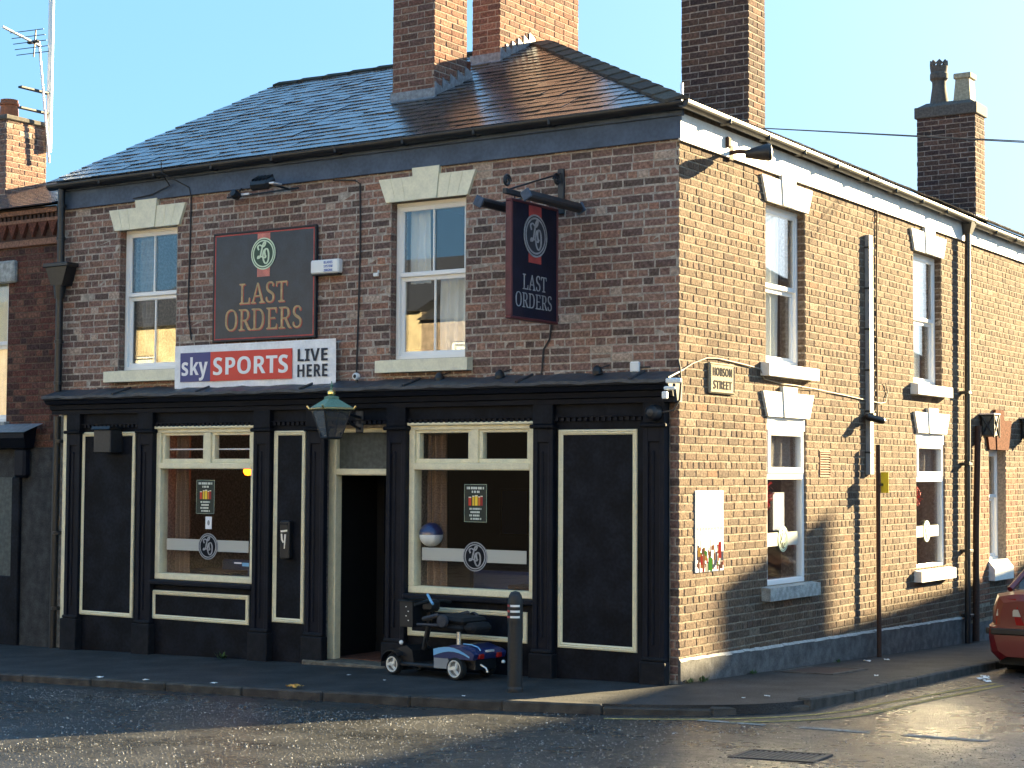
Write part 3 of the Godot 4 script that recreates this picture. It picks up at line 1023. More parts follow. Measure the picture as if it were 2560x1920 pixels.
func gutter(parent: Node, a: Vector3, c: Vector3) -> void:
	var g := node("gutter", parent)
	var d := (c - a).normalized()
	var s := d.cross(Vector3.UP).normalized()
	var b := MB.new()
	var r := 0.062
	var n := 10
	for k in n:
		for rr in [r, r - 0.007]:
			var a0 := PI + PI * k / n
			var a1 := PI + PI * (k + 1) / n
			var p: Vector3 = s * cos(a0) * rr + Vector3.UP * sin(a0) * rr
			var q: Vector3 = s * cos(a1) * rr + Vector3.UP * sin(a1) * rr
			if rr == r:
				b.quad(a + p, c + p, c + q, a + q)
			else:
				b.quad(a + q, c + q, c + p, a + p)
	for sg in [-1.0, 1.0]:
		b.boxt(Transform3D(Basis(d, Vector3.UP, s), (a + c) / 2 + s * (r - 0.0035) * sg), Vector3(a.distance_to(c), 0.012, 0.012))
	for e in [a, c]:
		var fan := []
		for k in n + 1:
			fan.append(e + s * cos(PI + PI * k / n) * r + Vector3.UP * sin(PI + PI * k / n) * r)
		b.prism(fan, d * 0.006)
	put(b, "trough", M.gutter, g)
	var len_ := a.distance_to(c)
	for k in range(1, int(len_ / 0.9)):
		var p := a + d * 0.9 * k
		var br := MB.new()
		br.boxt(Transform3D(Basis(d, Vector3.UP, s), p + Vector3(0, -0.03, 0)), Vector3(0.03, 0.085, 0.135), Color.WHITE, 0.02)
		put(br, "bracket", M.gutter, g)

func slope_frame(eave: Vector3, along: Vector3, inward: Vector3) -> Transform3D:
	var up := (inward + Vector3.UP * 0.486).normalized()
	return Transform3D(Basis(along, up, along.cross(up)), eave)

func roof(pub: Node) -> void:
	var rf := node("roof", pub)
	var e := 0.10
	var deck := MB.new()
	var A := Vector3(-8.5, roof_y(0), e)
	var B := Vector3(e, roof_y(0), e)
	var C := Vector3(e, roof_y(0), -8.2)
	var D := Vector3(-8.5, roof_y(0), -8.2)
	var R0 := Vector3(-8.5, roof_y(4.1), -4.0)
	var R1 := Vector3(-4.0, roof_y(4.1), -4.0)
	deck.quad(A, B, R1, R0)
	deck.tri(B, C, R1)
	deck.quad(C, D, R0, R1)
	deck.quad(D, C, B, A)
	put(deck, "deck", M.room_dark, rf)
	var pal := [[0.030, 0.034, 0.044], [0.040, 0.044, 0.054], [0.024, 0.027, 0.035], [0.048, 0.046, 0.048], [0.036, 0.038, 0.046]]
	var pal2 := [[0.046, 0.042, 0.042], [0.038, 0.036, 0.038], [0.055, 0.048, 0.044], [0.032, 0.033, 0.038]]
	# front slope
	var F := slope_frame(Vector3(0, roof_y(0) + 0.014, e), Vector3.RIGHT, Vector3(0, 0, -1))
	var run := 1.0 / sqrt(1.0 + 0.486 * 0.486)
	var shared := {}
	var items := []
	var cuts := MB.new()
	var row := 0
	while row * 0.2 < 4.55:
		var v := row * 0.2 - 0.06
		var inn: float = maxf(0.0, v) * run
		var x_end := e - inn - 0.02
		var x_top := e - (maxf(0.0, v) + 0.34) * run - 0.02
		var x := x_top - (0.14 if row % 2 else 0.02)
		slate_cut(cuts, F * Transform3D(Basis(Vector3.RIGHT, -0.04), Vector3(0, v, 0.024)), x + 0.004, x_end, x + 0.004, x_top, colour(pal2[row % 4], 0.1))
		while x > -8.56:
			var x0 := maxf(x - 0.29, -8.56)
			if x - x0 > 0.05:
				items.append([(x0 + x) / 2, v, x - x0 - 0.004])
			x -= 0.29
		row += 1
	var rest := MB.new()
	var count := 0
	items.sort_custom(func(p, q): return p[0] - p[1] * 0.6 > q[0] - q[1] * 0.6)
	for it in items:
		var brown: bool = it[0] > -4.9
		var pp: Array = pal2 if brown else pal
		var which := rng.randi() % pp.size()
		var t: Transform3D = F * Transform3D(Basis(Vector3.RIGHT, -rng.randf_range(0.022, 0.055)) * Basis(Vector3.BACK, rng.randf_range(-0.012, 0.012)) * Basis(Vector3.UP, rng.randf_range(-0.018, 0.018)), Vector3(it[0], it[1] + rng.randf_range(-0.008, 0.008), 0.024 + rng.randf_range(0, 0.004)))
		if it[2] > 0.28 and count < 300:
			var key := "%s %d" % [brown, which]
			if not shared.has(key):
				var sm := MB.new()
				slate_piece(sm, Transform3D(), 0.286, 0.34, colour(pp[which]))
				shared[key] = sm.mesh()
			var o := inst(shared[key], "slate", M.slate, rf)
			o.transform = t
			count += 1
		else:
			slate_piece(rest, t, it[2], 0.34, colour(pp[which], 0.1))
	structure(put(cuts, "hip_slates", M.slate, rf), "stuff")
	structure(put(rest, "slating", M.slate, rf), "stuff")
	# side slope, seen edge-on above the gutter
	var S := slope_frame(Vector3(e, roof_y(0) + 0.014, 0), Vector3(0, 0, -1), Vector3(-1, 0, 0))
	var side := MB.new()
	for r in 23:
		var v := r * 0.2 - 0.06
		var inn := maxf(0.0, v) * run
		var u_low := -e + inn + 0.02
		var u_top := -e + (maxf(0.0, v) + 0.34) * run + 0.02
		var u := u_top + (0.14 if r % 2 else 0.02)
		slate_cut(side, S * Transform3D(Basis(Vector3.RIGHT, -0.04), Vector3(0, v, 0.024)), u_low, u - 0.004, u_top, u - 0.004, colour(pal2[r % 4], 0.1))
		while u < 8.2 - inn - 0.3:
			var w := 0.286
			slate_piece(side, S * Transform3D(Basis(Vector3.RIGHT, -rng.randf_range(0.03, 0.05)) * Basis(Vector3.UP, rng.randf_range(-0.02, 0.02)), Vector3(u + w / 2, v, 0.024 + rng.randf_range(0.0, 0.010))), w, 0.34, colour(pal2[rng.randi() % 4], 0.2))
			u += 0.29
	structure(put(side, "slating", M.slate, rf), "stuff")
	# hip and ridge tiles
	var hipdir := (R1 - B)
	var nh := 14
	var hd := hipdir.normalized()
	var hip_front := hd.cross(Vector3(0, 0.9, 0.437)).normalized()
	if hip_front.y > 0:
		hip_front = -hip_front
	var hip_side := hd.cross(Vector3(0.437, 0.9, 0)).normalized()
	if hip_side.y > 0:
		hip_side = -hip_side
	for k in nh:
		var a := B + hipdir * ((k + 0.0) / nh)
		var c := B + hipdir * ((k + 1.10) / nh)
		ridge_tile(rf, a + Vector3(0, 0.060, 0), c + Vector3(0, 0.040, 0), hip_front, hip_side * 0.3, 0.19, colour([0.105, 0.088, 0.070], 0.22))
	for k in 10:
		var a := R1.lerp(R0, k / 10.0)
		var c := R1.lerp(R0, (k + 1.05) / 10.0)
		ridge_tile(rf, a + Vector3(0, 0.04, 0), c + Vector3(0, 0.055, 0), Vector3(0, -0.48, 1).normalized(), Vector3(0, -0.48, -1).normalized(), 0.15, colour([0.045, 0.040, 0.030], 0.2))
	# little upright hook at the foot of the hip
	var hk := MB.new()
	hk.tube([Vector3(0.06, 5.47, 0.06), Vector3(0.06, 5.63, 0.06)], 0.016, 8)
	put(hk, "hip_iron", M.galvanised, rf)
	# chimneys with lead at the foot
	var c1 := chimney(rf, -4.65, -4.04, -2.27, -1.6, 5.9, 9.4, CHIMNEY, M.chimney_mortar)
	var low := MB.new()
	low.box(Vector3(-4.63, 6.0, -2.36), Vector3(-4.052, 6.86, -2.27))
	put(low, "shoulder", M.arch_red, c1)
	lead_work(c1, -4.65, -4.04, -1.6, -2.36)
	var c2 := chimney(rf, -4.62, -4.20, -5.10, -3.2, 6.7, 9.6, CHIMNEY, M.chimney_mortar)
	lead_work(c2, -4.62, -4.20, -3.2, -4.0)
	chimney(rf, -1.87, -0.99, -4.06, -3.6, 5.6, 9.6, SOOTY, M.chimney_mortar)

func lead_work(parent: Node, x0: float, x1: float, zf: float, zb: float) -> void:
	var ap := MB.new()
	var d := 0.1 - zf
	var y := roof_y(d)
	ap.quad(Vector3(x0 - 0.03, y - 0.02, zf + 0.10), Vector3(x1 + 0.03, y - 0.02, zf + 0.10), Vector3(x1 + 0.03, y + 0.05, zf + 0.012), Vector3(x0 - 0.03, y + 0.05, zf + 0.012))
	ap.box(Vector3(x0 - 0.02, y - 0.02, zf), Vector3(x1 + 0.02, y + 0.15, zf + 0.012))
	put(ap, "apron", M.lead, parent)
	var n := int(round((zf - zb) / 0.145))
	for k in n:
		var za := zf - (zf - zb) * k / n
		var zc := zf - (zf - zb) * (k + 1.0) / n
		var ya := roof_y(0.1 - za)
		var yc := roof_y(0.1 - zc)
		var s := MB.new()
		s.prism([Vector3(x1 + 0.012, ya - 0.02, za), Vector3(x1 + 0.012, yc - 0.02, zc - 0.004), Vector3(x1 + 0.012, yc + 0.10, zc), Vector3(x1 + 0.012, yc + 0.155, za - 0.01)], Vector3(-0.012, 0, 0))
		put(s, "flashing", M.lead, parent)

func ridge_tile(parent: Node, a: Vector3, c: Vector3, w0: Vector3, w1: Vector3, l: float, col: Color) -> void:
	var b := MB.new()
	var up := Vector3.UP * 0.022
	for w in [w0, w1]:
		var p := [a + up, a + w * l + up, c + w * l + up, c + up]
		if ((p[1] - p[0]) as Vector3).cross(p[2] - p[0]).y < 0:
			p.reverse()
		b.prism(p, Vector3(0, -0.03, 0), col)
	put(b, "hip_tile", M.ridge, parent)

# ------------------------------------------------------------------ shopfront of the pub
func shopfront(pub: Node) -> void:
	var sf := node("shopfront", pub)
	# boarding behind the panels
	var segs := [[-8.17, -6.73], [-5.21, -4.27], [-3.32, -3.10], [-1.55, -0.10]]
	for s in segs:
		one_box(Vector3(s[0], -0.45, 0.0), Vector3(s[1], 2.46, 0.075), "boarding", M.black_panel, sf)
	for s in [[-6.73, -5.21], [-3.10, -1.55]]:
		one_box(Vector3(s[0], -0.45, 0.0), Vector3(s[1], 0.70, 0.075), "stall_riser", M.black_panel, sf)
		one_box(Vector3(s[0] - 0.02, 0.655, 0.0), Vector3(s[1] + 0.02, 0.71, 0.15), "window_board", M.black_paint, sf, 0.012)
	one_box(Vector3(-8.17, 2.45, 0.0), Vector3(-0.10, 2.63, 0.085), "frieze", M.black_panel, sf)
	var dn := MB.new()
	var x := -8.1
	while x < -0.15:
		dn.box(Vector3(x, 2.455, 0.085), Vector3(x + 0.035, 2.49, 0.108))
		x += 0.066
	dn.bbox(Vector3(-8.17, 2.49, 0.085), Vector3(-0.10, 2.503, 0.115), 0.004)
	structure(put(dn, "dentils", M.black_paint, sf), "stuff")
	# cornice
	var prof := [Vector2(0.0, 2.62), Vector2(0.15, 2.62), Vector2(0.155, 2.665), Vector2(0.185, 2.675), Vector2(0.195, 2.725), Vector2(0.255, 2.735), Vector2(0.275, 2.775), Vector2(0.30, 2.785), Vector2(0.30, 2.822), Vector2(0.0, 2.845)]
	var loop := []
	for p in prof:
		loop.append(Vector3(0.035, p.y, p.x))
	loop.reverse()
	var cn := MB.new()
	cn.prism(loop, Vector3(-8.44, 0, 0))
	put(cn, "cornice", M.black_paint, sf)
	# dressed lead over the cornice, in rolls
	var lx := -8.42
	while lx < 0.0:
		var l2 := minf(lx + rng.randf_range(1.1, 1.7), 0.045)
		var ld := MB.new()
		var n := 12
		for i in n:
			var a := lerpf(lx, l2, float(i) / n)
			var b := lerpf(lx, l2, float(i + 1) / n)
			var h0 := 0.006 * sin(a * 9.0) + 0.004 * sin(a * 23.0)
			var h1 := 0.006 * sin(b * 9.0) + 0.004 * sin(b * 23.0)
			ld.quad(Vector3(a, 2.830 + h0, 0.312), Vector3(b, 2.830 + h1, 0.312), Vector3(b, 2.92 + h1, 0.012), Vector3(a, 2.92 + h0, 0.012))
			ld.quad(Vector3(a, 2.800 + h0, 0.314), Vector3(b, 2.800 + h1, 0.314), Vector3(b, 2.830 + h1, 0.312), Vector3(a, 2.830 + h0, 0.312))
		ld.tube([Vector3(l2, 2.835, 0.31), Vector3(l2, 2.925, 0.012)], 0.014, 8)
		put(ld, "lead_cover", M.lead_dark, sf)
		lx = l2
		if lx > 0.04:
			break
	# pilasters
	for px in [[-8.16, -7.93], [-6.97, -6.73], [-5.19, -4.95], [-4.43, -4.18], [-3.35, -3.10], [-1.54, -1.31], [-0.31, -0.08]]:
		var p := node("pilaster", sf)
		var a: float = px[0]
		var b: float = px[1]
		var sh := MB.new()
		sh.bbox(Vector3(a, 0.15, 0.07), Vector3(a + 0.055, 2.40, 0.14), 0.006)
		sh.bbox(Vector3(b - 0.055, 0.15, 0.07), Vector3(b, 2.40, 0.14), 0.006)
		sh.box(Vector3(a + 0.05, 0.15, 0.07), Vector3(b - 0.05, 2.25, 0.118))
		sh.bbox(Vector3(a + 0.05, 2.25, 0.07), Vector3(b - 0.05, 2.40, 0.139), 0.004)
		sh.bbox(Vector3(a + 0.085, 0.35, 0.11), Vector3(a + 0.115, 2.17, 0.132), 0.008)
		put(sh, "shaft", M.black_paint, p)
		var cp := MB.new()
		cp.bbox(Vector3(a - 0.025, 2.385, 0.07), Vector3(b + 0.025, 2.425, 0.172), 0.010)
		cp.bbox(Vector3(a, 2.425, 0.07), Vector3(b, 2.625, 0.145), 0.006)
		put(cp, "capital", M.black_panel, p)
		var g := gy((a + b) / 2, 0.1)
		var bs := MB.new()
		bs.bbox(Vector3(a - 0.02, g - 0.3, 0.07), Vector3(b + 0.02, 0.20, 0.175), 0.008)
		bs.bbox(Vector3(a - 0.008, 0.20, 0.07), Vector3(b + 0.008, 0.24, 0.16), 0.012)
		put(bs, "pedestal", M.plinth_black, p)
	one_box(Vector3(-8.305, 0.16, 0.0), Vector3(-8.165, 2.61, 0.06), "edge_board", M.cream_paint, sf)
	# panels outlined with cream beading
	for q in [[-7.95, 0.25, -7.06, 2.405], [-6.75, 0.262, -5.27, 0.59], [-4.93, 0.318, -4.485, 2.395], [-3.09, 0.278, -1.63, 0.585], [-1.275, 0.265, -0.40, 2.373]]:
		var p := node("panel", sf)
		var b := MB.new()
		bead(b, q[0], q[1], q[2], q[3], 0.052)
		put(b, "beading", M.cream_paint, p)
		one_box(Vector3(q[0] + 0.05, q[1] + 0.05, 0.070), Vector3(q[2] - 0.05, q[3] - 0.05, 0.083), "field", M.black_panel, p, 0.003)
	shop_window(sf, -6.73, -5.21, -5.935)
	shop_window(sf, -3.10, -1.55, -2.285)
	# doorway
	var dr := node("doorway", sf)
	var f := MB.new()
	f.bbox(Vector3(-4.27, -0.12, -0.16), Vector3(-4.17, 2.42, -0.05), 0.008)
	f.bbox(Vector3(-3.42, -0.12, -0.16), Vector3(-3.32, 2.42, -0.05), 0.008)
	f.bbox(Vector3(-4.17, 1.915, -0.15), Vector3(-3.42, 1.985, -0.045), 0.012)
	f.bbox(Vector3(-4.17, 2.37, -0.15), Vector3(-3.42, 2.42, -0.05), 0.008)
	put(f, "frame", M.cream_paint, dr)
	one_box(Vector3(-4.17, 1.985, -0.12), Vector3(-3.42, 2.37, -0.11), "fanlight", M.frosted_dark, dr, 0.0)
	var sd := MB.new()
	sd.box(Vector3(-4.30, -0.15, -0.9), Vector3(-4.27, 2.42, -0.16))
	sd.box(Vector3(-3.32, -0.15, -0.9), Vector3(-3.29, 2.42, -0.16))
	sd.box(Vector3(-4.3, 2.0, -0.9), Vector3(-3.29, 2.03, -0.16))
	put(sd, "lobby_lining", M.door_black, dr)
	var leaf := node("door", dr)
	one_box(Vector3(-4.27, -0.05, -0.95), Vector3(-3.32, 2.0, -0.90), "leaf", M.door_black, leaf)
	for q in [[-4.17, 0.15, -3.84, 0.85], [-3.76, 0.15, -3.42, 0.85], [-4.17, 1.05, -3.84, 1.85], [-3.76, 1.05, -3.42, 1.85]]:
		one_box(Vector3(q[0], q[1], -0.905), Vector3(q[2], q[3], -0.885), "door_panel", M.black_paint, leaf, 0.009)
	var kb := MB.new()
	kb.lathe([Vector2(0.0, -0.02), Vector2(0.02, -0.012), Vector2(0.022, 0.0), Vector2(0.02, 0.012), Vector2(0, 0.02)], 12, Transform3D(Basis(), Vector3(-3.80, 1.02, -0.85)))
	put(kb, "knob", M.brass, leaf)
	var st := node("doorstep", dr)
	one_box(Vector3(-4.42, -0.5, -0.16), Vector3(-3.30, -0.045, 0.19), "step", M.step_stone, st, 0.012)
	for i in 6:
		for j in 4:
			one_box(Vector3(-4.265 + 0.157 * i, -0.3, -0.90 + 0.183 * j), Vector3(-4.265 + 0.157 * i + 0.153, -0.038, -0.90 + 0.183 * j + 0.179), "floor_tile", M.tile_red, st, 0.003)

func bead(b: MB, x0: float, y0: float, x1: float, y1: float, t: float) -> void:
	var z := 0.073
	for q in [[Vector2(x0, y0), Vector2(x1, y0), Vector2(x1 - t, y0 + t), Vector2(x0 + t, y0 + t)], [Vector2(x1, y0), Vector2(x1, y1), Vector2(x1 - t, y1 - t), Vector2(x1 - t, y0 + t)], [Vector2(x1, y1), Vector2(x0, y1), Vector2(x0 + t, y1 - t), Vector2(x1 - t, y1 - t)], [Vector2(x0, y1), Vector2(x0, y0), Vector2(x0 + t, y0 + t), Vector2(x0 + t, y1 - t)]]:
		var o := []
		var hs := [0.0, 0.018, 0.026, 0.014, 0.020, 0.008]
		var fs := [0.0, 0.04, 0.35, 0.5, 0.7, 1.0]
		for k in 6:
			var f: float = fs[k]
			var p: Vector2 = q[0].lerp(q[3], f)
			var r: Vector2 = q[1].lerp(q[2], f)
			o.append([Vector3(p.x, p.y, z + hs[k]), Vector3(r.x, r.y, z + hs[k])])
		for k in 5:
			b.quad(o[k][0], o[k][1], o[k + 1][1], o[k + 1][0])

func shop_window(sf: Node, x0: float, x1: float, xm: float) -> void:
	var w := node("shop_window", sf)
	var b := MB.new()
	rect_frame(b, FA, x0, x1, 0.715, 2.455, 0.07, -0.06, 0.075)
	b.bbox(Vector3(x0 + 0.06, 1.975, -0.05), Vector3(x1 - 0.06, 2.045, 0.085), 0.01)
	b.bbox(Vector3(xm - 0.045, 2.04, -0.05), Vector3(xm + 0.045, 2.40, 0.07), 0.008)
	b.bbox(Vector3(x0 - 0.015, 2.43, 0.0), Vector3(x1 + 0.015, 2.462, 0.11), 0.008)
	put(b, "frame", M.cream_paint, w)
	for q in [[x0 + 0.07, xm - 0.045], [xm + 0.045, x1 - 0.07]]:
		var c := MB.new()
		rect_frame(c, FA, q[0], q[1], 2.045, 2.40, 0.045, -0.03, 0.05)
		put(c, "top_light", M.cream_paint, w)
		double_pane(w, FA, q[0] + 0.04, q[1] - 0.04, 2.085, 2.36, 0.01, [0.0])
	if xm < -4.0:
		for q in [[x0 + 0.12, xm - 0.09], [xm + 0.09, x1 - 0.12]]:
			one_box(Vector3(q[0], 2.19, -0.03), Vector3(q[1], 2.207, -0.02), "blind_rail", M.upvc, w, 0.002)
	double_pane(w, FA, x0 + 0.065, x1 - 0.065, 0.78, 1.98, 0.02, [0.0])
	# frosted band with the pub's roundel, stuck inside the pane
	var l := node("window_film", w)
	var f := MB.new()
	f.uvquad(Vector3(x0 + 0.14, 1.05, 0.0235), Vector3(xm - 0.135, 1.05, 0.0235), Vector3(xm - 0.135, 1.18, 0.0235), Vector3(x0 + 0.14, 1.18, 0.0235))
	f.uvquad(Vector3(xm + 0.115, 1.05, 0.0235), Vector3(x1 - 0.13, 1.05, 0.0235), Vector3(x1 - 0.13, 1.18, 0.0235), Vector3(xm + 0.115, 1.18, 0.0235))
	put(f, "frosted_band", M.frosted, l)
	emblem(l, Transform3D(Basis(), Vector3(xm - 0.01, 1.105, 0.0235)), 0.148, 0.148, M.black_panel, M.silver_letters, M.silver_letters)

# ------------------------------------------------------------------ buildings beside the pub
func adjoining_house() -> void:
	var h := thing("adjoining_house", "brown brick house joined to the pub's side, with red window arch and crown pot", "house")
	var W := 9.0
	var F := FB * Transform3D(Basis(), Vector3(8.15, 0, 0))
	var hole := [Rect2(1.05, 0.62, 0.75, 1.69), Rect2(3.2, 0.62, 0.9, 1.69)]
	var wl := node("wall", h)
	wall_slab(wl, F, 0.0, W, -1.2, 5.42, hole, M.side_mortar)
	var warm := [Rect2(0.60, 0.2, 0.45, 1.85), Rect2(1.80, 0.2, 0.55, 1.85)]
	brickwork(wl, F, 0.0, W, 0.0, 5.14, hole + warm, SIDE, 90, Vector2(1.0, 2.4), 1)
	for q in warm:
		brickwork(wl, F, q.position.x, q.position.x + q.size.x, q.position.y, q.position.y + q.size.y, [], WARM, 30, Vector2(1.0, 1.4), 9)
	var bk := MB.new()
	bk.box(Vector3(-6.0, -1.2, -17.15), Vector3(-0.3, 5.42, -16.9))
	bk.box(Vector3(-6.0, -1.2, -16.9), Vector3(-5.8, 5.42, -8.16))
	put(bk, "rear_wall", M.reveal, h)
	var pl := MB.new()
	for i in 8:
		var u0 := W * i / 8.0
		var u1 := W * (i + 1) / 8.0
		pl.quad(F * Vector3(u0, -0.9, 0.02), F * Vector3(u1, -0.9, 0.02), F * Vector3(u1, -0.03 - 0.012 * u1, 0.016), F * Vector3(u0, -0.03 - 0.012 * u0, 0.016))
	put(pl, "plinth", M.plinth, wl)
	for k in 2:
		var q: Rect2 = hole[k]
		var w := sash_window(h, F, q.position.x, q.position.x + q.size.x, q.position.y + 0.14, q.position.y + q.size.y, 1.62, false, -0.12)
		flat_arch(w, F, q.position.x + q.size.x / 2, 2.31, 0.86, 1.18, 0.42, 0.14, 3, M.arch_red, 0.03)
		var s := MB.new()
		s.prism([F * Vector3(q.position.x - 0.06, 0.50, 0.09), F * Vector3(q.position.x - 0.06, 0.66, 0.09), F * Vector3(q.position.x - 0.06, 0.77, 0.0), F * Vector3(q.position.x - 0.06, 0.77, -0.12), F * Vector3(q.position.x - 0.06, 0.50, -0.12)], F.basis.x * (q.size.x + 0.10))
		put(s, "sill", M.white_stone, w)
	one_box(Vector3(0.008, 5.09, -17.15), Vector3(0.032, 5.33, -8.16), "fascia_board", M.fascia_white, h)
	gutter(h, Vector3(0.125, 5.36, -8.17), Vector3(0.125, 5.34, -17.15))
	var rf := node("roof", h)
	var d := MB.new()
	d.quad(Vector3(0.1, 5.42, -8.2), Vector3(0.1, 5.42, -17.2), Vector3(-2.9, 6.86, -17.2), Vector3(-2.9, 6.86, -8.2))
	d.quad(Vector3(-2.9, 6.86, -8.2), Vector3(-2.9, 6.86, -17.2), Vector3(-6.0, 5.42, -17.2), Vector3(-6.0, 5.42, -8.2))
	d.quad(Vector3(0.1, 5.419, -17.2), Vector3(0.1, 5.419, -8.2), Vector3(-6.0, 5.419, -8.2), Vector3(-6.0, 5.419, -17.2))
	put(d, "deck", M.room_dark, rf)
	var S := slope_frame(Vector3(0.1, roof_y(0) + 0.004, -8.15), Vector3(0, 0, -1), Vector3(-1, 0, 0))
	var side := MB.new()
	for r in 16:
		var u := 0.14 if r % 2 else 0.0
		while u < 9.0:
			slate_piece(side, S * Transform3D(Basis(Vector3.RIGHT, -rng.randf_range(0.03, 0.05)), Vector3(u + 0.14, r * 0.2 - 0.06, 0.024 + rng.randf_range(0.0, 0.008))), 0.286, 0.34, colour([0.05, 0.044, 0.04], 0.25))
			u += 0.29
	structure(put(side, "slating", M.slate, rf), "stuff")
	var c := chimney(rf, -1.95, -1.00, -12.28, -11.80, 5.6, 7.75, SOOTY, M.chimney_mortar)
	var cap := MB.new()
	cap.bbox(Vector3(-1.98, 7.62, -12.31), Vector3(-0.97, 7.80, -11.77), 0.01)
	cap.prism([Vector3(-1.95, 7.80, -11.80), Vector3(-1.00, 7.80, -11.80), Vector3(-1.12, 7.88, -11.92), Vector3(-1.83, 7.88, -11.92)], Vector3(0, 0, -0.25))
	put(cap, "oversailing_course", M.pot_grey, c)
	var pot := MB.new()
	var pt := Transform3D(Basis(), Vector3(-1.66, 7.84, -12.04))
	pot.lathe([Vector2(0.17, 0.0), Vector2(0.155, 0.05), Vector2(0.115, 0.32), Vector2(0.115, 0.40), Vector2(0.15, 0.44), Vector2(0.15, 0.52), Vector2(0.135, 0.54), Vector2(0.15, 0.64), Vector2(0.11, 0.64), Vector2(0.10, 0.3)], 8, pt)
	for k in 8:
		var a := TAU * k / 8.0 + PI / 8
		pot.boxt(pt * Transform3D(Basis(Vector3.UP, -a), Vector3(cos(a) * 0.128, 0.68, sin(a) * 0.128)) * Transform3D(Basis(Vector3.RIGHT, PI / 4), Vector3.ZERO), Vector3(0.022, 0.085, 0.085))
	put(pot, "crown_pot", M.pot_grey, c)
	var p2 := MB.new()
	p2.prism([Vector3(-1.385, 7.84, -11.90), Vector3(-1.105, 7.84, -11.90), Vector3(-1.135, 8.22, -11.93), Vector3(-1.355, 8.22, -11.93)], Vector3(0, 0, -0.26))
	p2.bbox(Vector3(-1.385, 8.22, -12.21), Vector3(-1.105, 8.31, -11.91), 0.012)
	put(p2, "square_pot", M.pot_buff, c)
	var foot := MB.new()
	foot.box(Vector3(-1.97, 5.9, -12.3), Vector3(-0.985, 6.02, -11.78))
	put(foot, "apron", M.lead, c)
	# dark pipe up the wall
	var dp := node("waste_pipe", h)
	var t := MB.new()
	t.tube([Vector3(0.06, 2.62, -8.56), Vector3(0.06, 1.2, -8.44), Vector3(0.06, -0.27, -8.40)], 0.045, 10)
	put(t, "pipe", M.rust, dp)

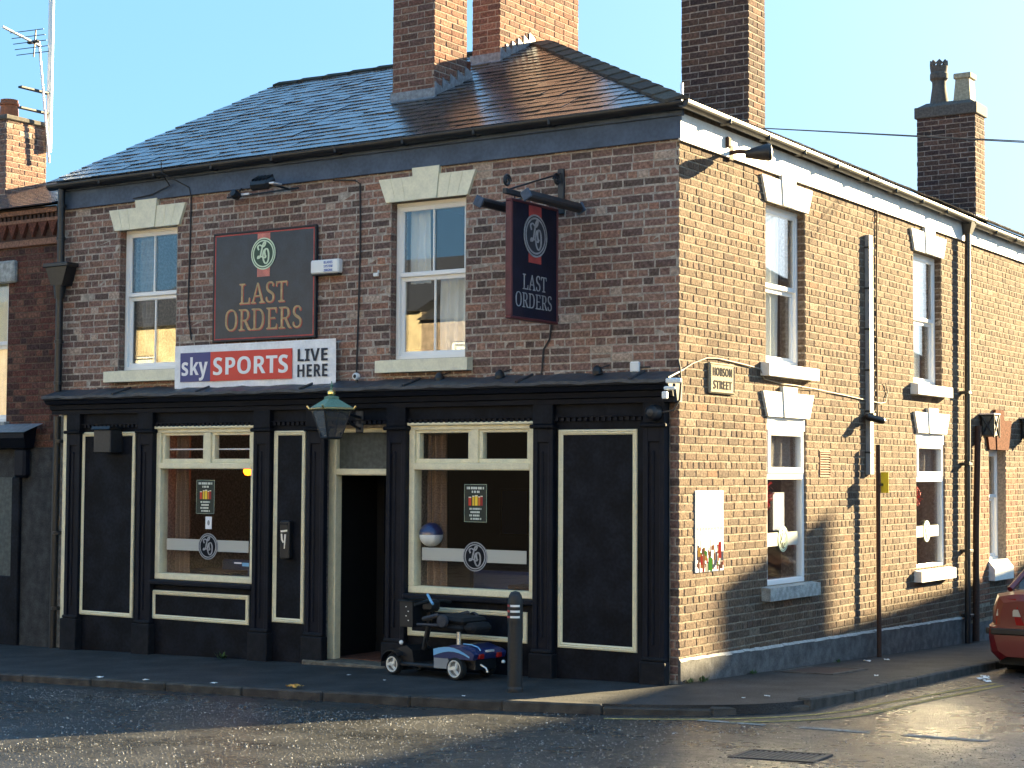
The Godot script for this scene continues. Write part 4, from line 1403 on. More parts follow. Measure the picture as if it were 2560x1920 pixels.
func neighbour_house() -> void:
	var h := thing("brick_terrace_house", "red brick terrace house joined to the pub's downpipe end, with toothed brick eaves", "house")
	var u0 := -13.2
	var u1 := -8.47
	var F := Transform3D(Basis(), Vector3(0, 0, -0.03))
	var holes := [Rect2(-10.35, 2.55, 0.90, 1.92)]
	var w := node("wall", h)
	wall_slab(w, F, u0, u1, -1.0, 5.2, holes, M.red_mortar)
	brickwork(w, F, u0, u1, 2.23, 4.80, holes, RED, 220, Vector2(-8.6, 3.8), 2)
	var bk := MB.new()
	bk.box(Vector3(u0, -1.0, -8.0), Vector3(u1, 5.2, -7.8))
	bk.box(Vector3(u0, -1.0, -7.8), Vector3(u0 + 0.2, 5.2, -0.4))
	put(bk, "rear_wall", M.reveal, h)
	# toothed eaves: string course, dog-tooth, small dentils
	var ev := node("eaves", h)
	one_box(Vector3(u0, 4.72, -0.03), Vector3(u1, 4.80, 0.012), "string_course", M.sandstone_red, ev, 0.006)
	one_box(Vector3(u0, 4.80, -0.03), Vector3(u1, 5.06, 0.0), "band", M.rust, ev, 0.0)
	var x := u1 - 0.02
	var k := 0
	while x > u0 and k < 24:
		var b := MB.new()
		b.prism([Vector3(x - 0.175, 5.0, 0.05), Vector3(x - 0.0875, 4.82, 0.05), Vector3(x - 0.005, 5.0, 0.05)], Vector3(0, 0, -0.08), Color(0.20, 0.085, 0.06))
		put(b, "tooth", M.brick, ev)
		x -= 0.183
		k += 1
	one_box(Vector3(u0, 5.0, -0.03), Vector3(u1, 5.045, 0.06), "corbel_course", M.sandstone_red, ev, 0.004)
	x = u1 - 0.02
	k = 0
	while x > u0 and k < 60:
		one_box(Vector3(x - 0.045, 5.045, -0.03), Vector3(x, 5.10, 0.055), "dentil", M.rust, ev, 0.003)
		x -= 0.078
		k += 1
	one_box(Vector3(u0, 5.10, -0.03), Vector3(u1, 5.16, 0.085), "top_course", M.sandstone_red, ev, 0.005)
	# low slate roof
	var rf := node("roof", h)
	var d := MB.new()
	d.quad(Vector3(u0, 5.17, 0.12), Vector3(u1 + 0.02, 5.17, 0.12), Vector3(u1 + 0.02, 6.5, -4.0), Vector3(u0, 6.5, -4.0))
	d.quad(Vector3(u0, 6.5, -4.0), Vector3(u1 + 0.02, 6.5, -4.0), Vector3(u1 + 0.02, 5.17, -8.1), Vector3(u0, 5.17, -8.1))
	d.quad(Vector3(u0, 5.169, -8.1), Vector3(u1 + 0.02, 5.169, -8.1), Vector3(u1 + 0.02, 5.169, 0.12), Vector3(u0, 5.169, 0.12))
	put(d, "deck", M.room_dark, rf)
	var up := Vector3(0, 1.33, -4.12).normalized()
	var S := Transform3D(Basis(Vector3.RIGHT, up, Vector3.RIGHT.cross(up)), Vector3(0, 5.185, 0.12))
	for r in 20:
		var xx := u1 + 0.02 - (0.2 if r % 2 else 0.0)
		while xx > -11.6:
			var sb := MB.new()
			slate_piece(sb, Transform3D(), 0.395, 0.34, colour([0.075, 0.068, 0.085], 0.2))
			var o := put(sb, "slate", M.slate, rf)
			o.transform = S * Transform3D(Basis(Vector3.RIGHT, -0.035), Vector3(xx - 0.2, r * 0.215 - 0.05, 0.024))
			xx -= 0.40
	# chimney and pots
	var c := chimney(rf, -12.75, -11.90, -2.74, -1.99, 5.3, 6.98, PUB, M.chimney_mortar)
	var cap := MB.new()
	cap.bbox(Vector3(-12.78, 6.98, -2.77), Vector3(-11.87, 7.05, -1.96), 0.012)
	put(cap, "cap", M.pot_grey, c)
	for q in [-12.16, -12.6]:
		var pot := MB.new()
		pot.lathe([Vector2(0.15, 0.0), Vector2(0.135, 0.06), Vector2(0.125, 0.20), Vector2(0.14, 0.21), Vector2(0.14, 0.24), Vector2(0.125, 0.25), Vector2(0.125, 0.29), Vector2(0.105, 0.29), Vector2(0.10, 0.05)], 20, Transform3D(Basis(), Vector3(q, 7.04, -2.25)))
		put(pot, "chimney_pot", M.terracotta, c)
	# window, lintel and shop below
	var wn := sash_window(h, F, -10.35, -9.45, 2.55, 4.47, 3.5, false, -0.06)
	var ln := MB.new()
	ln.bbox(Vector3(-10.55, 4.28, -0.04), Vector3(-9.28, 4.56, 0.04), 0.02)
	put(ln, "lintel", M.grey_stone, wn)
	one_box(Vector3(-10.45, 2.44, -0.04), Vector3(-9.38, 2.55, 0.06), "sill", M.grey_stone, wn, 0.008)
	var cu := MB.new()
	drape(cu, F, -10.3, -9.5, 2.6, 4.4, -0.2, 6, 0.02)
	put(cu, "blind", M.cream_paint, wn)
	var sh := node("shopfront", h)
	one_box(Vector3(u0, -1.0, -0.03), Vector3(u1, 2.225, 0.022), "render", M.render, sh, 0.01)
	var cnp := MB.new()
	cnp.prism([Vector3(-8.86, 2.22, 0.03), Vector3(-8.86, 2.22, 0.16), Vector3(-8.80, 2.34, 0.24), Vector3(-8.80, 2.40, 0.24), Vector3(-8.80, 2.50, 0.03)], Vector3(-4.0, 0, 0))
	put(cnp, "cornice", M.black_paint, sh)
	var ldp := MB.new()
	ldp.quad(Vector3(-12.8, 2.41, 0.26), Vector3(-8.78, 2.41, 0.26), Vector3(-8.70, 2.52, 0.028), Vector3(-12.8, 2.52, 0.028))
	put(ldp, "lead_cover", M.lead, sh)
	var br := MB.new()
	br.bbox(Vector3(-9.10, 1.86, 0.02), Vector3(-8.90, 2.22, 0.14), 0.03)
	put(br, "console", M.black_paint, sh)
	one_box(Vector3(-9.20, -0.5, 0.0), Vector3(-9.06, 1.86, 0.07), "pilaster", M.black_panel, sh, 0.01)
	one_box(Vector3(-12.0, -0.5, 0.0), Vector3(-9.20, 0.65, 0.05), "stall_riser", M.black_panel, sh, 0.01)
	one_box(Vector3(-12.0, 0.65, 0.0), Vector3(-9.20, 1.86, 0.03), "shop_glass", M.frosted_dark, sh, 0.0)
	# masts
	var mast := thing("mast", "tall white aerial mast rising beside the terrace chimney", "mast", Vector3(-11.86, 6.62, -2.74))
	var t := MB.new()
	t.tube([Vector3(0, 0, 0), Vector3(0, 4.2, 0)], 0.042, 10)
	put(t, "pole", M.white_plastic, mast)
	for y in [0.55, 0.85]:
		one_box(Vector3(-0.05, y, -0.03), Vector3(0.03, y + 0.03, 0.55), "bracket", M.iron, mast)
	var ar := thing("television_aerial", "thin leaning television aerial with short crossed rods on the terrace chimney", "aerial", Vector3(-11.80, 6.45, -2.70))
	var pm := MB.new()
	pm.tube([Vector3(0, 0, 0), Vector3(0, 1.75, 0.24)], 0.016, 8)
	put(pm, "pole", M.galvanised, ar)
	var bm := MB.new()
	bm.tube([Vector3(0, 1.68, 0.20), Vector3(-0.05, 1.83, 0.86)], 0.02, 8)
	put(bm, "boom", M.white_plastic, ar)
	for k2 in 5:
		var f := 0.02 + k2 * 0.035
		var p := Vector3(0, 1.55 + 0.075 * k2, 0.32 - k2 * 0.004)
		var rd := MB.new()
		rd.tube([p + Vector3(-0.24, -0.02, 0.10 + f), p + Vector3(0.24, 0.02, -0.10 + f)], 0.006, 6)
		put(rd, "rod", M.iron, ar)
	var st := MB.new()
	st.tube([Vector3(0, 1.50, 0.33), Vector3(0, 1.90, 0.30)], 0.011, 6)
	st.bbox(Vector3(-0.12, 1.70, 0.30), Vector3(0.1, 1.74, 0.36), 0.01)
	put(st, "spine", M.iron, ar)

# ------------------------------------------------------------------ buildings the windows mirror and that shade the street, out of frame
func across_the_road() -> void:
	var z := 22.0
	var i := 0
	for q in [[-42.0, -31.5, 5.9, M.pale_brick, "pale brick"], [-31.5, -19.5, 6.25, M.cream_wall, "cream painted"], [-19.5, -7.5, 6.0, M.pale_brick, "plain brick"], [-7.5, 6.0, 6.4, M.cream_wall, "pale rendered"], [6.0, 19.0, 6.0, M.pale_brick, "long brick"], [19.0, 34.0, 6.2, M.cream_wall, "cream washed"]]:
		var x0: float = q[0]
		var x1: float = q[1]
		var g := gy((x0 + x1) / 2, z)
		var h := thing("terrace_building", "%s building across the main road, facing the pub" % q[4], "building")
		var F := Transform3D(Basis(Vector3(-1, 0, 0), Vector3.UP, Vector3(0, 0, -1)), Vector3(x1, 0, z))
		var holes := []
		var n := 4
		for k in n:
			var u := (x1 - x0) / n * (k + 0.5)
			holes.append(Rect2(u - 0.55, 3.9, 1.1, 1.5))
			holes.append(Rect2(u - 0.6, 1.3, 1.2, 1.6))
		wall_slab(h, F, 0.0, x1 - x0, g - 0.6, q[2], holes, q[3])
		for o in holes:
			var w := node("window", h)
			var b := MB.new()
			rect_frame(b, F, o.position.x, o.position.x + o.size.x, o.position.y, o.position.y + o.size.y, 0.07, -0.16, -0.08)
			b.boxt(F * Transform3D(Basis(), Vector3(o.position.x + o.size.x / 2, o.position.y + o.size.y / 2, -0.12)), Vector3(o.size.x, 0.06, 0.06))
			put(b, "frame", M.upvc, w)
			var bl := MB.new()
			bl.quad(F * Vector3(o.position.x, o.position.y, -0.2), F * Vector3(o.position.x + o.size.x, o.position.y, -0.2), F * Vector3(o.position.x + o.size.x, o.position.y + o.size.y, -0.2), F * Vector3(o.position.x, o.position.y + o.size.y, -0.2))
			put(bl, "blind", M.net, w)
		var r := MB.new()
		r.prism([Vector3(x0, q[2], z - 0.25), Vector3(x0, q[2] + 2.0, z + 3.8), Vector3(x0, q[2], z + 8.0)], Vector3(x1 - x0, 0, 0))
		put(r, "roof", M.lead_dark, h)
		one_box(Vector3(x0, g - 0.6, z - 0.16), Vector3(x1, 3.55, z), "shopfront", M.far_black, h, 0.0)
		one_box(Vector3(x0, g - 0.6, z + 7.6), Vector3(x1, q[2], z + 7.9), "rear_wall", M.reveal, h, 0.0)
		i += 1
	# gabled house down the side street whose roof and chimney shade the pub's side wall
	var s0 := -22.0
	var P := func(u: float, y: float, s: float) -> Vector3: return Vector3(u * 0.940 - s * 0.342, y, u * 0.342 + s * 0.940)
	var lift := -s0 * 0.2736
	var gh := thing("gabled_house", "gabled brick house with one chimney stack, down the side street", "house", Vector3.ZERO)
	var yb := -1.8
	var ridge_u := 3.2
	var ridge := 1.91 + lift
	var le := -3.4
	var re := 9.8
	var eave := ridge - 0.59 * (ridge_u - le)
	var eave_r := ridge - 0.59 * (re - ridge_u)
	var g2 := MB.new()
	g2.prism([P.call(le, yb, s0), P.call(re, yb, s0), P.call(re, eave_r - 0.1, s0), P.call(ridge_u, ridge - 0.1, s0), P.call(le, eave - 0.1, s0)], P.call(0, 0, -9.0))
	put(g2, "walls", M.sandstone_red, gh)
	for q in [[le - 0.1, eave - 0.059, ridge_u, ridge], [ridge_u, ridge, re + 0.1, eave_r - 0.059]]:
		var r := MB.new()
		r.prism([P.call(q[0], q[1], s0 + 0.12), P.call(q[2], q[3], s0 + 0.12), P.call(q[2], q[3] - 0.1, s0 + 0.12), P.call(q[0], q[1] - 0.1, s0 + 0.12)], P.call(0, 0, -9.3))
		put(r, "roof_slope", M.lead_dark, gh)
	var ch := MB.new()
	ch.prism([P.call(-1.25, 3.0, s0 - 1.0), P.call(-0.26, 3.0, s0 - 1.0), P.call(-0.26, lift + 0.63 + 0.27, s0 - 1.0), P.call(-1.25, lift + 0.63 + 0.27, s0 - 1.0)], P.call(0, 0, -0.6))
	put(ch, "chimney", M.sandstone_red, gh)
	# low yard wall and houses continuing that side of the street
	var nx := thing("side_street_terrace", "plain brick terrace further down the side street", "house")
	var t := MB.new()
	t.prism([P.call(-8.5, yb, s0 - 6.0), P.call(le - 0.1, yb, s0 - 6.0), P.call(le - 0.1, lift - 0.4, s0 - 6.0), P.call(-8.5, lift - 0.9, s0 - 6.0)], P.call(0, 0, -6.0))
	put(t, "walls", M.sandstone_red, nx)

# ------------------------------------------------------------------ signs on the front
func signs_on_front() -> void:
	# flat board
	var s := thing("pub_board", "large dark slate-coloured pub board with gold lettering fixed flat to the front brickwork", "sign", Vector3(-5.145, 4.015, 0.0))
	var w := 1.50
	var h := 1.225
	one_box(Vector3(-w / 2, -h / 2, 0.012), Vector3(w / 2, h / 2, 0.055), "board", M.sign_board, s, 0.006)
	var fr := MB.new()
	rect_frame(fr, FA, -w / 2 - 0.004, w / 2 + 0.004, -h / 2 - 0.004, h / 2 + 0.004, 0.022, 0.03, 0.064)
	put(fr, "frame", M.iron, s)
	var rl := MB.new()
	rect_frame(rl, FA, -w / 2 + 0.020, w / 2 - 0.020, -h / 2 + 0.020, h / 2 - 0.020, 0.017, 0.05, 0.058)
	put(rl, "red_border", M.sign_red, s)
	var sp := MB.new()
	sp.box(Vector3(-0.092, 0.09, 0.05), Vector3(0.092, h / 2 - 0.037, 0.0575))
	put(sp, "ribbon", M.sign_pink, s)
	emblem(s, Transform3D(Basis(), Vector3(0, 0.345, 0.0575)), 0.178, 0.178, M.dark_green, M.pale_green, M.pale_green)
	for q in [["LAST", 0.70, 0.235, -0.085], ["ORDERS", 1.12, 0.245, -0.375]]:
		words(q[0], "Droid Serif", 400, false, q[1], q[2], Transform3D(Basis(), Vector3(0.009, q[3] - 0.009, 0.0555)), M.sign_red, s, "letter_shadow")
		words(q[0], "Droid Serif", 400, false, q[1], q[2], Transform3D(Basis(), Vector3(0, q[3], 0.0585)), M.gold, s)
	# vinyl banner
	var b := thing("banner", "white vinyl banner with blue and red block advertising live sport, under the pub board", "banner", Vector3(-5.25, 3.125, 0.10))
	var bw := 2.36
	var bh := 0.50
	var cl := MB.new()
	var n := 32
	var wave := func(f: float, g: float) -> Vector3:
		return Vector3((f - 0.5) * bw, (g - 0.5) * bh, 0.006 * sin(f * 17.0) * (1.0 - g) + 0.004 * sin(f * 41.0 + g * 3.0))
	for i in n:
		for j in 6:
			var f0 := float(i) / n
			var f1 := float(i + 1) / n
			var g0 := j / 6.0
			var g1 := (j + 1) / 6.0
			for k in [0.0, -0.003]:
				var o := Vector3(0, 0, k)
				if k == 0.0:
					cl.quad(wave.call(f0, g0) + o, wave.call(f1, g0) + o, wave.call(f1, g1) + o, wave.call(f0, g1) + o)
				else:
					cl.quad(wave.call(f1, g0) + o, wave.call(f0, g0) + o, wave.call(f0, g1) + o, wave.call(f1, g1) + o)
	put(cl, "vinyl", M.vinyl, b)
	var bl := MB.new()
	bl.bbox(Vector3(-1.085, -0.165, 0.010), Vector3(-0.62, 0.165, 0.0125), 0.001)
	put(bl, "blue_block", M.banner_blue, b)
	var rd := MB.new()
	rd.bbox(Vector3(-0.62, -0.165, 0.010), Vector3(0.585, 0.165, 0.0125), 0.001)
	put(rd, "red_block", M.banner_red, b)
	words("sky", "Droid Sans", 700, false, 0.40, 0.27, Transform3D(Basis(), Vector3(-0.86, -0.02, 0.0125)), M.banner_white, b)
	words("SPORTS", "Droid Sans", 700, false, 1.10, 0.20, Transform3D(Basis(), Vector3(-0.025, 0.0, 0.0125)), M.banner_white, b)
	words("LIVE", "Droid Sans", 700, false, 0.42, 0.135, Transform3D(Basis(), Vector3(0.87, 0.085, 0.011)), M.ink, b)
	words("HERE", "Droid Sans", 700, false, 0.42, 0.135, Transform3D(Basis(), Vector3(0.87, -0.085, 0.011)), M.ink, b)
	for i in 7:
		for sg in [-1.0, 1.0]:
			var e := MB.new()
			disc(e, Transform3D(Basis(), Vector3(-1.15 + 2.30 * i / 6.0, sg * 0.228, 0.010)), 0.010, 0.010, 0.003, 0.45)
			put(e, "eyelet", M.galvanised, b)
	# hanging sign on its bracket
	var hs := thing("hanging_sign", "dark double-sided pub sign hanging out from the front wall on an iron bracket", "sign", Vector3(-1.30, 0, 0))
	one_box(Vector3(-0.028, 3.405, 0.125), Vector3(0.028, 4.525, 0.945), "board", M.sign_hanging, hs, 0.004)
	var TX := Transform3D(Basis(Vector3(0, 0, -1), Vector3.UP, Vector3(1, 0, 0)), Vector3(0.028, 0, 0))
	var fb := MB.new()
	rect_frame(fb, TX, -0.953, -0.117, 3.397, 4.533, 0.026, -0.064, 0.010)
	put(fb, "frame", M.sign_darkred, hs)
	var rib := MB.new()
	rib.box(Vector3(0.026, 3.955, 0.425), Vector3(0.031, 4.505, 0.645))
	put(rib, "ribbon", M.sign_red, hs)
	emblem(hs, TX * Transform3D(Basis(), Vector3(-0.535, 4.218, 0.003)), 0.207, 0.207, M.ink, M.silver_letters, M.silver_letters)
	words("LAST", "Droid Serif", 400, false, 0.42, 0.15, TX * Transform3D(Basis(), Vector3(-0.537, 3.765, 0.001)), M.silver_letters, hs)
	words("ORDERS", "Droid Serif", 400, false, 0.64, 0.145, TX * Transform3D(Basis(), Vector3(-0.55, 3.590, 0.001)), M.silver_letters, hs)
	var ir := MB.new()
	ir.bbox(Vector3(-0.022, 4.565, 0.0), Vector3(0.022, 4.615, 1.03), 0.005)
	ir.bbox(Vector3(-0.035, 4.50, 0.0), Vector3(0.035, 4.95, 0.03), 0.006)
	ir.tube([Vector3(0, 4.62, 0.93), Vector3(0, 4.90, 0.03)], 0.009, 8)
	for q in [[0.98, 4.69, -1.0], [0.10, 4.83, 1.0]]:
		var sc := []
		for k in 26:
			var a := k * 0.42
			var r: float = 0.062 * (1.0 - k / 34.0)
			sc.append(Vector3(0, q[1] + sin(a) * r, q[0] + q[2] * cos(a) * r))
		ir.tube(sc, 0.013, 7)
	for zz in [0.22, 0.85]:
		ir.tube([Vector3(0, 4.53, zz), Vector3(0, 4.57, zz)], 0.008, 6)
	put(ir, "bracket", M.iron, hs)
	for q in [[-0.30, 0.30, 1.00], [0.30, 0.16, 1.10]]:
		var lt := node("sign_light", hs)
		var b2 := MB.new()
		b2.boxt(Transform3D(Basis(Vector3.BACK, signf(q[0]) * 0.5), Vector3(q[0], 4.515, (q[1] + q[2]) / 2)), Vector3(0.085, 0.085, q[2] - q[1]), Color.WHITE, 0.018)
		put(b2, "hood", M.iron, lt)
		var e2 := MB.new()
		for zz in [q[1] - 0.012, q[2] + 0.012]:
			e2.boxt(Transform3D(Basis(Vector3.BACK, signf(q[0]) * 0.5), Vector3(q[0], 4.515, zz)), Vector3(0.10, 0.10, 0.024), Color.WHITE, 0.008)
		put(e2, "end_cap", M.fascia_blue, lt)
		var a2 := MB.new()
		a2.tube([Vector3(0, 4.59, 0.6), Vector3(q[0], 4.555, 0.6)], 0.010, 6)
		put(a2, "arm", M.iron, lt)

# ------------------------------------------------------------------ fittings on the front
func fittings_on_front() -> void:
	var al := thing("alarm_box", "white alarm box with small blue print beside the pub board", "alarm", Vector3(-4.25, 4.16, 0.0))
	one_box(Vector3(-0.20, -0.075, 0.0), Vector3(0.19, 0.075, 0.085), "case", M.white_plastic, al, 0.014)
	one_box(Vector3(-0.19, -0.095, 0.0), Vector3(0.18, -0.072, 0.075), "base", M.black_plastic, al, 0.006)
	for k in 3:
		words(["BLADES", "SYSTEM", "208204"][k], "Droid Sans", 700, false, 0.12, 0.028, Transform3D(Basis(), Vector3(0.05, 0.042 - 0.042 * k, 0.085)), M.blue_print, al)
	# copper-topped lantern over the door
	var ln := thing("wall_lantern", "green copper topped four-sided lantern hanging on a bracket over the pub door", "lantern", Vector3(-3.74, 0, 0.56))
	var turn := Basis(Vector3.UP, -0.45)
	var sq := func(r: float, y: float) -> Array:
		var o := []
		for k in 4:
			var a := PI / 4 + PI / 2 * k
			o.append(turn * Vector3(cos(a) * r * 1.414, 0, -sin(a) * r * 1.414) + Vector3(0, y, 0))
		return o
	var frus := func(b: MB, r0: float, y0: float, r1: float, y1: float) -> void:
		var p: Array = sq.call(r0, y0)
		var q: Array = sq.call(r1, y1)
		for k in 4:
			b.quad(p[k], p[(k + 1) % 4], q[(k + 1) % 4], q[k])
	var gl := MB.new()
	frus.call(gl, 0.078, 2.305, 0.152, 2.585)
	put(gl, "glazing", M.lantern_glass, ln)
	var cg := MB.new()
	var p0: Array = sq.call(0.078, 2.305)
	var p1: Array = sq.call(0.152, 2.585)
	for k in 4:
		cg.tube([p0[k], p1[k]], 0.008, 6)
		cg.tube([p0[k], p0[(k + 1) % 4]], 0.008, 6)
		cg.tube([p1[k], p1[(k + 1) % 4]], 0.009, 6)
	put(cg, "glazing_bars", M.iron, ln)
	var bt := MB.new()
	frus.call(bt, 0.06, 2.285, 0.085, 2.303)
	bt.quad(sq.call(0.06, 2.285)[3], sq.call(0.06, 2.285)[2], sq.call(0.06, 2.285)[1], sq.call(0.06, 2.285)[0])
	put(bt, "base", M.iron, ln)
	var tp := MB.new()
	frus.call(tp, 0.175, 2.605, 0.055, 2.700)
	frus.call(tp, 0.055, 2.700, 0.058, 2.722)
	frus.call(tp, 0.058, 2.722, 0.03, 2.735)
	put(tp, "hood", M.copper_green, ln)
	var rim := MB.new()
	var p2: Array = sq.call(0.172, 2.600)
	for k in 4:
		rim.tube([p2[k], p2[(k + 1) % 4]], 0.012, 8)
		var tip: Vector3 = (p2[k] as Vector3) + turn * Vector3(cos(PI / 4 + PI / 2 * k) * 0.025, 0.03, -sin(PI / 4 + PI / 2 * k) * 0.025)
		rim.tube([p2[k], tip], 0.012, 8)
	put(rim, "rim", M.brass, ln)
	var fi := MB.new()
	fi.lathe([Vector2(0.0, 2.735), Vector2(0.03, 2.737), Vector2(0.046, 2.755), Vector2(0.046, 2.775), Vector2(0.028, 2.795), Vector2(0.012, 2.80)], 16)
	put(fi, "knop", M.brass, ln)
	var fn := MB.new()
	fn.lathe([Vector2(0.012, 2.80), Vector2(0.014, 2.835), Vector2(0.028, 2.842), Vector2(0.010, 2.852), Vector2(0.004, 2.885), Vector2(0.0, 2.89)], 12)
	put(fn, "finial", M.copper_green, ln)
	var lb := MB.new()
	lb.tube([Vector3(0.0, 2.52, -0.48), Vector3(0.02, 2.545, -0.30), Vector3(0.0, 2.575, -0.16)], 0.018, 8)
	lb.tube([Vector3(0.0, 2.40, -0.48), Vector3(0.02, 2.45, -0.30), Vector3(0.0, 2.56, -0.18)], 0.014, 8)
	lb.bbox(Vector3(-0.05, 2.36, -0.48), Vector3(0.05, 2.60, -0.455), 0.01)
	put(lb, "bracket", M.iron, ln)
	# floodlights under the fascia
	var fl := thing("floodlight", "black floodlight on an arm below the blue front fascia, over the pub board", "floodlight", Vector3(-4.95, 5.05, 0.0))
	var a := MB.new()
	a.tube([Vector3(0.15, 0.0, 0.03), Vector3(0.12, 0.02, 0.30)], 0.012, 6)
	a.tube([Vector3(-0.75, -0.02, 0.06), Vector3(0.3, 0.0, 0.06)], 0.010, 6)
	put(a, "arm", M.iron, fl)
	var hd := MB.new()
	hd.boxt(Transform3D(Basis(Vector3.RIGHT, 0.5), Vector3(0.02, 0.03, 0.33)), Vector3(0.27, 0.10, 0.17), Color.WHITE, 0.025)
	for k in 5:
		hd.boxt(Transform3D(Basis(Vector3.RIGHT, 0.5), Vector3(-0.08 + 0.05 * k, 0.085, 0.33)), Vector3(0.008, 0.05, 0.13))
	put(hd, "head", M.black_plastic, fl)
	one_box(Vector3(0.10, 0.01, 0.24), Vector3(0.22, 0.03, 0.38), "visor", M.galvanised, fl)
	var f2 := thing("security_lamp", "small dark round security lamp below the blue front fascia", "lamp", Vector3(-5.50, 5.02, 0.0))
	var m2 := MB.new()
	m2.lathe([Vector2(0.0, -0.05), Vector2(0.045, -0.045), Vector2(0.055, 0.0), Vector2(0.04, 0.05), Vector2(0.0, 0.055)], 14, Transform3D(Basis(Vector3.RIGHT, 1.2), Vector3(-0.02, 0.02, 0.12)))
	m2.tube([Vector3(0.0, 0.10, 0.04), Vector3(-0.01, 0.03, 0.10)], 0.012, 6)
	put(m2, "head", M.black_plastic, f2)
	one_box(Vector3(0.03, 0.01, 0.03), Vector3(0.15, 0.035, 0.09), "stem", M.galvanised, f2)
	# dome lamps and small boxes along the cornice
	for q in [[-2.70, 2.93, "first"], [-1.96, 2.935, "second"], [-0.83, 2.945, "third"]]:
		var d := thing("dome_lamp", "small black dome lamp standing on the shopfront cornice", "lamp", Vector3(q[0], q[1], 0.10), "dome lamps along the cornice")
		var b := MB.new()
		b.lathe([Vector2(0.05, -0.045), Vector2(0.052, -0.015), Vector2(0.040, 0.020), Vector2(0.018, 0.042), Vector2(0.0, 0.046)], 14)
		put(b, "dome", M.black_plastic, d)
		var st := MB.new()
		st.tube([Vector3(0.03, 0.02, -0.02), Vector3(0.09, 0.05, -0.08)], 0.007, 6)
		put(st, "cable", M.cable, d)
	var rc := thing("round_camera", "small round white-ringed camera on the cornice by the banner's end", "camera", Vector3(-3.79, 2.96, 0.10))
	var rb := MB.new()
	rb.lathe([Vector2(0.0, -0.03), Vector2(0.035, -0.03), Vector2(0.04, 0.0), Vector2(0.035, 0.02), Vector2(0.022, 0.024)], 16, Transform3D(Basis(Vector3.RIGHT, PI / 2) * Basis(), Vector3.ZERO))
	put(rb, "body", M.white_plastic, rc)
	var rl := MB.new()
	rl.lathe([Vector2(0.022, 0.018), Vector2(0.015, 0.028), Vector2(0.0, 0.03)], 12, Transform3D(Basis(Vector3.RIGHT, PI / 2), Vector3.ZERO))
	put(rl, "lens", M.black_plastic, rc)
	one_box(Vector3(-0.012, -0.07, -0.03), Vector3(0.012, -0.02, 0.0), "foot", M.iron, rc)
	var wb := thing("junction_box", "small white square junction box on the brickwork just above the cornice", "junction box", Vector3(-0.46, 2.965, 0.0))
	one_box(Vector3(-0.05, -0.052, 0.0), Vector3(0.05, 0.052, 0.045), "case", M.white_plastic, wb, 0.012)
	one_box(Vector3(0.05, -0.01, 0.005), Vector3(0.16, 0.004, 0.018), "cable", M.cable, wb, 0.002)
	var wc := thing("broken_clip", "small white plastic cable clip left on the front brickwork", "clip", Vector3(-3.60, 4.045, 0.0))
	one_box(Vector3(-0.03, -0.025, 0.0), Vector3(0.03, 0.01, 0.03), "clip", M.white_plastic, wc, 0.004)
	one_box(Vector3(0.02, 0.01, 0.0), Vector3(0.034, 0.04, 0.02), "tab", M.white_plastic, wc, 0.003)
	# bulkhead lamp on the end pilaster, camera on the cornice end
	var bh := thing("bulkhead_lamp", "dark round bulkhead lamp on the end pilaster of the shopfront", "lamp", Vector3(-0.17, 2.52, 0.145))
	var bb := MB.new()
	bb.lathe([Vector2(0.075, 0.0), Vector2(0.078, 0.03), Vector2(0.066, 0.085), Vector2(0.035, 0.115), Vector2(0.0, 0.122)], 20, Transform3D(Basis(Vector3.RIGHT, PI / 2), Vector3.ZERO))
	put(bb, "globe", M.iron, bh)
	var ca := MB.new()
	ca.tube([Vector3(0.07, 0.0, 0.02), Vector3(0.17, 0.02, -0.03), Vector3(0.22, 0.12, -0.06), Vector3(0.235, 0.28, -0.06), Vector3(0.22, 0.42, -0.07), Vector3(0.17, 0.50, -0.13)], 0.010, 7)
	put(ca, "cable", M.cable, bh)
	var cc := thing("cctv_camera", "white security camera on a bracket at the cornice end by the street corner", "camera", Vector3(0.06, 2.76, 0.26))
	var cb := MB.new()
	cb.boxt(Transform3D(Basis(Vector3.UP, 0.6), Vector3(0.02, 0.05, 0.0)), Vector3(0.15, 0.05, 0.06), Color.WHITE, 0.012)
	put(cb, "housing", M.white_plastic, cc)
	var cb2 := MB.new()
	cb2.boxt(Transform3D(Basis(Vector3.UP, 0.6), Vector3(-0.01, -0.02, 0.02)), Vector3(0.11, 0.035, 0.05), Color.WHITE, 0.01)
	put(cb2, "bracket", M.white_plastic, cc)
	one_box(Vector3(-0.07, -0.12, 0.02), Vector3(-0.02, -0.05, 0.07), "sensor", M.white_plastic, cc, 0.008)
	# black box lamp on the first panel and ash bin on the narrow panel
	var hb := thing("box_lamp", "black box lamp fixed over the top of the panel beside the cream edge board", "lamp", Vector3(-7.40, 2.31, 0.09))
	one_box(Vector3(-0.14, -0.155, 0.02), Vector3(0.14, 0.12, 0.20), "case", M.iron, hb, 0.012)
	var hw := MB.new()
	hw.prism([Vector3(-0.15, 0.12, 0.0), Vector3(-0.15, 0.12, 0.23), Vector3(-0.15, 0.155, 0.21), Vector3(-0.15, 0.155, 0.0)], Vector3(0.30, 0, 0))
	put(hw, "hood", M.black_plastic, hb)
	one_box(Vector3(-0.13, -0.15, -0.01), Vector3(0.13, 0.10, 0.02), "mount", M.black_plastic, hb)
	var ab := thing("ash_bin", "slim black wall ash bin with silver emblem on the narrow panel beside the door", "ash bin", Vector3(-4.71, 1.22, 0.083))
	one_box(Vector3(-0.065, -0.21, 0.0), Vector3(0.065, 0.20, 0.075), "case", M.black_plastic, ab, 0.012)
	var em := MB.new()
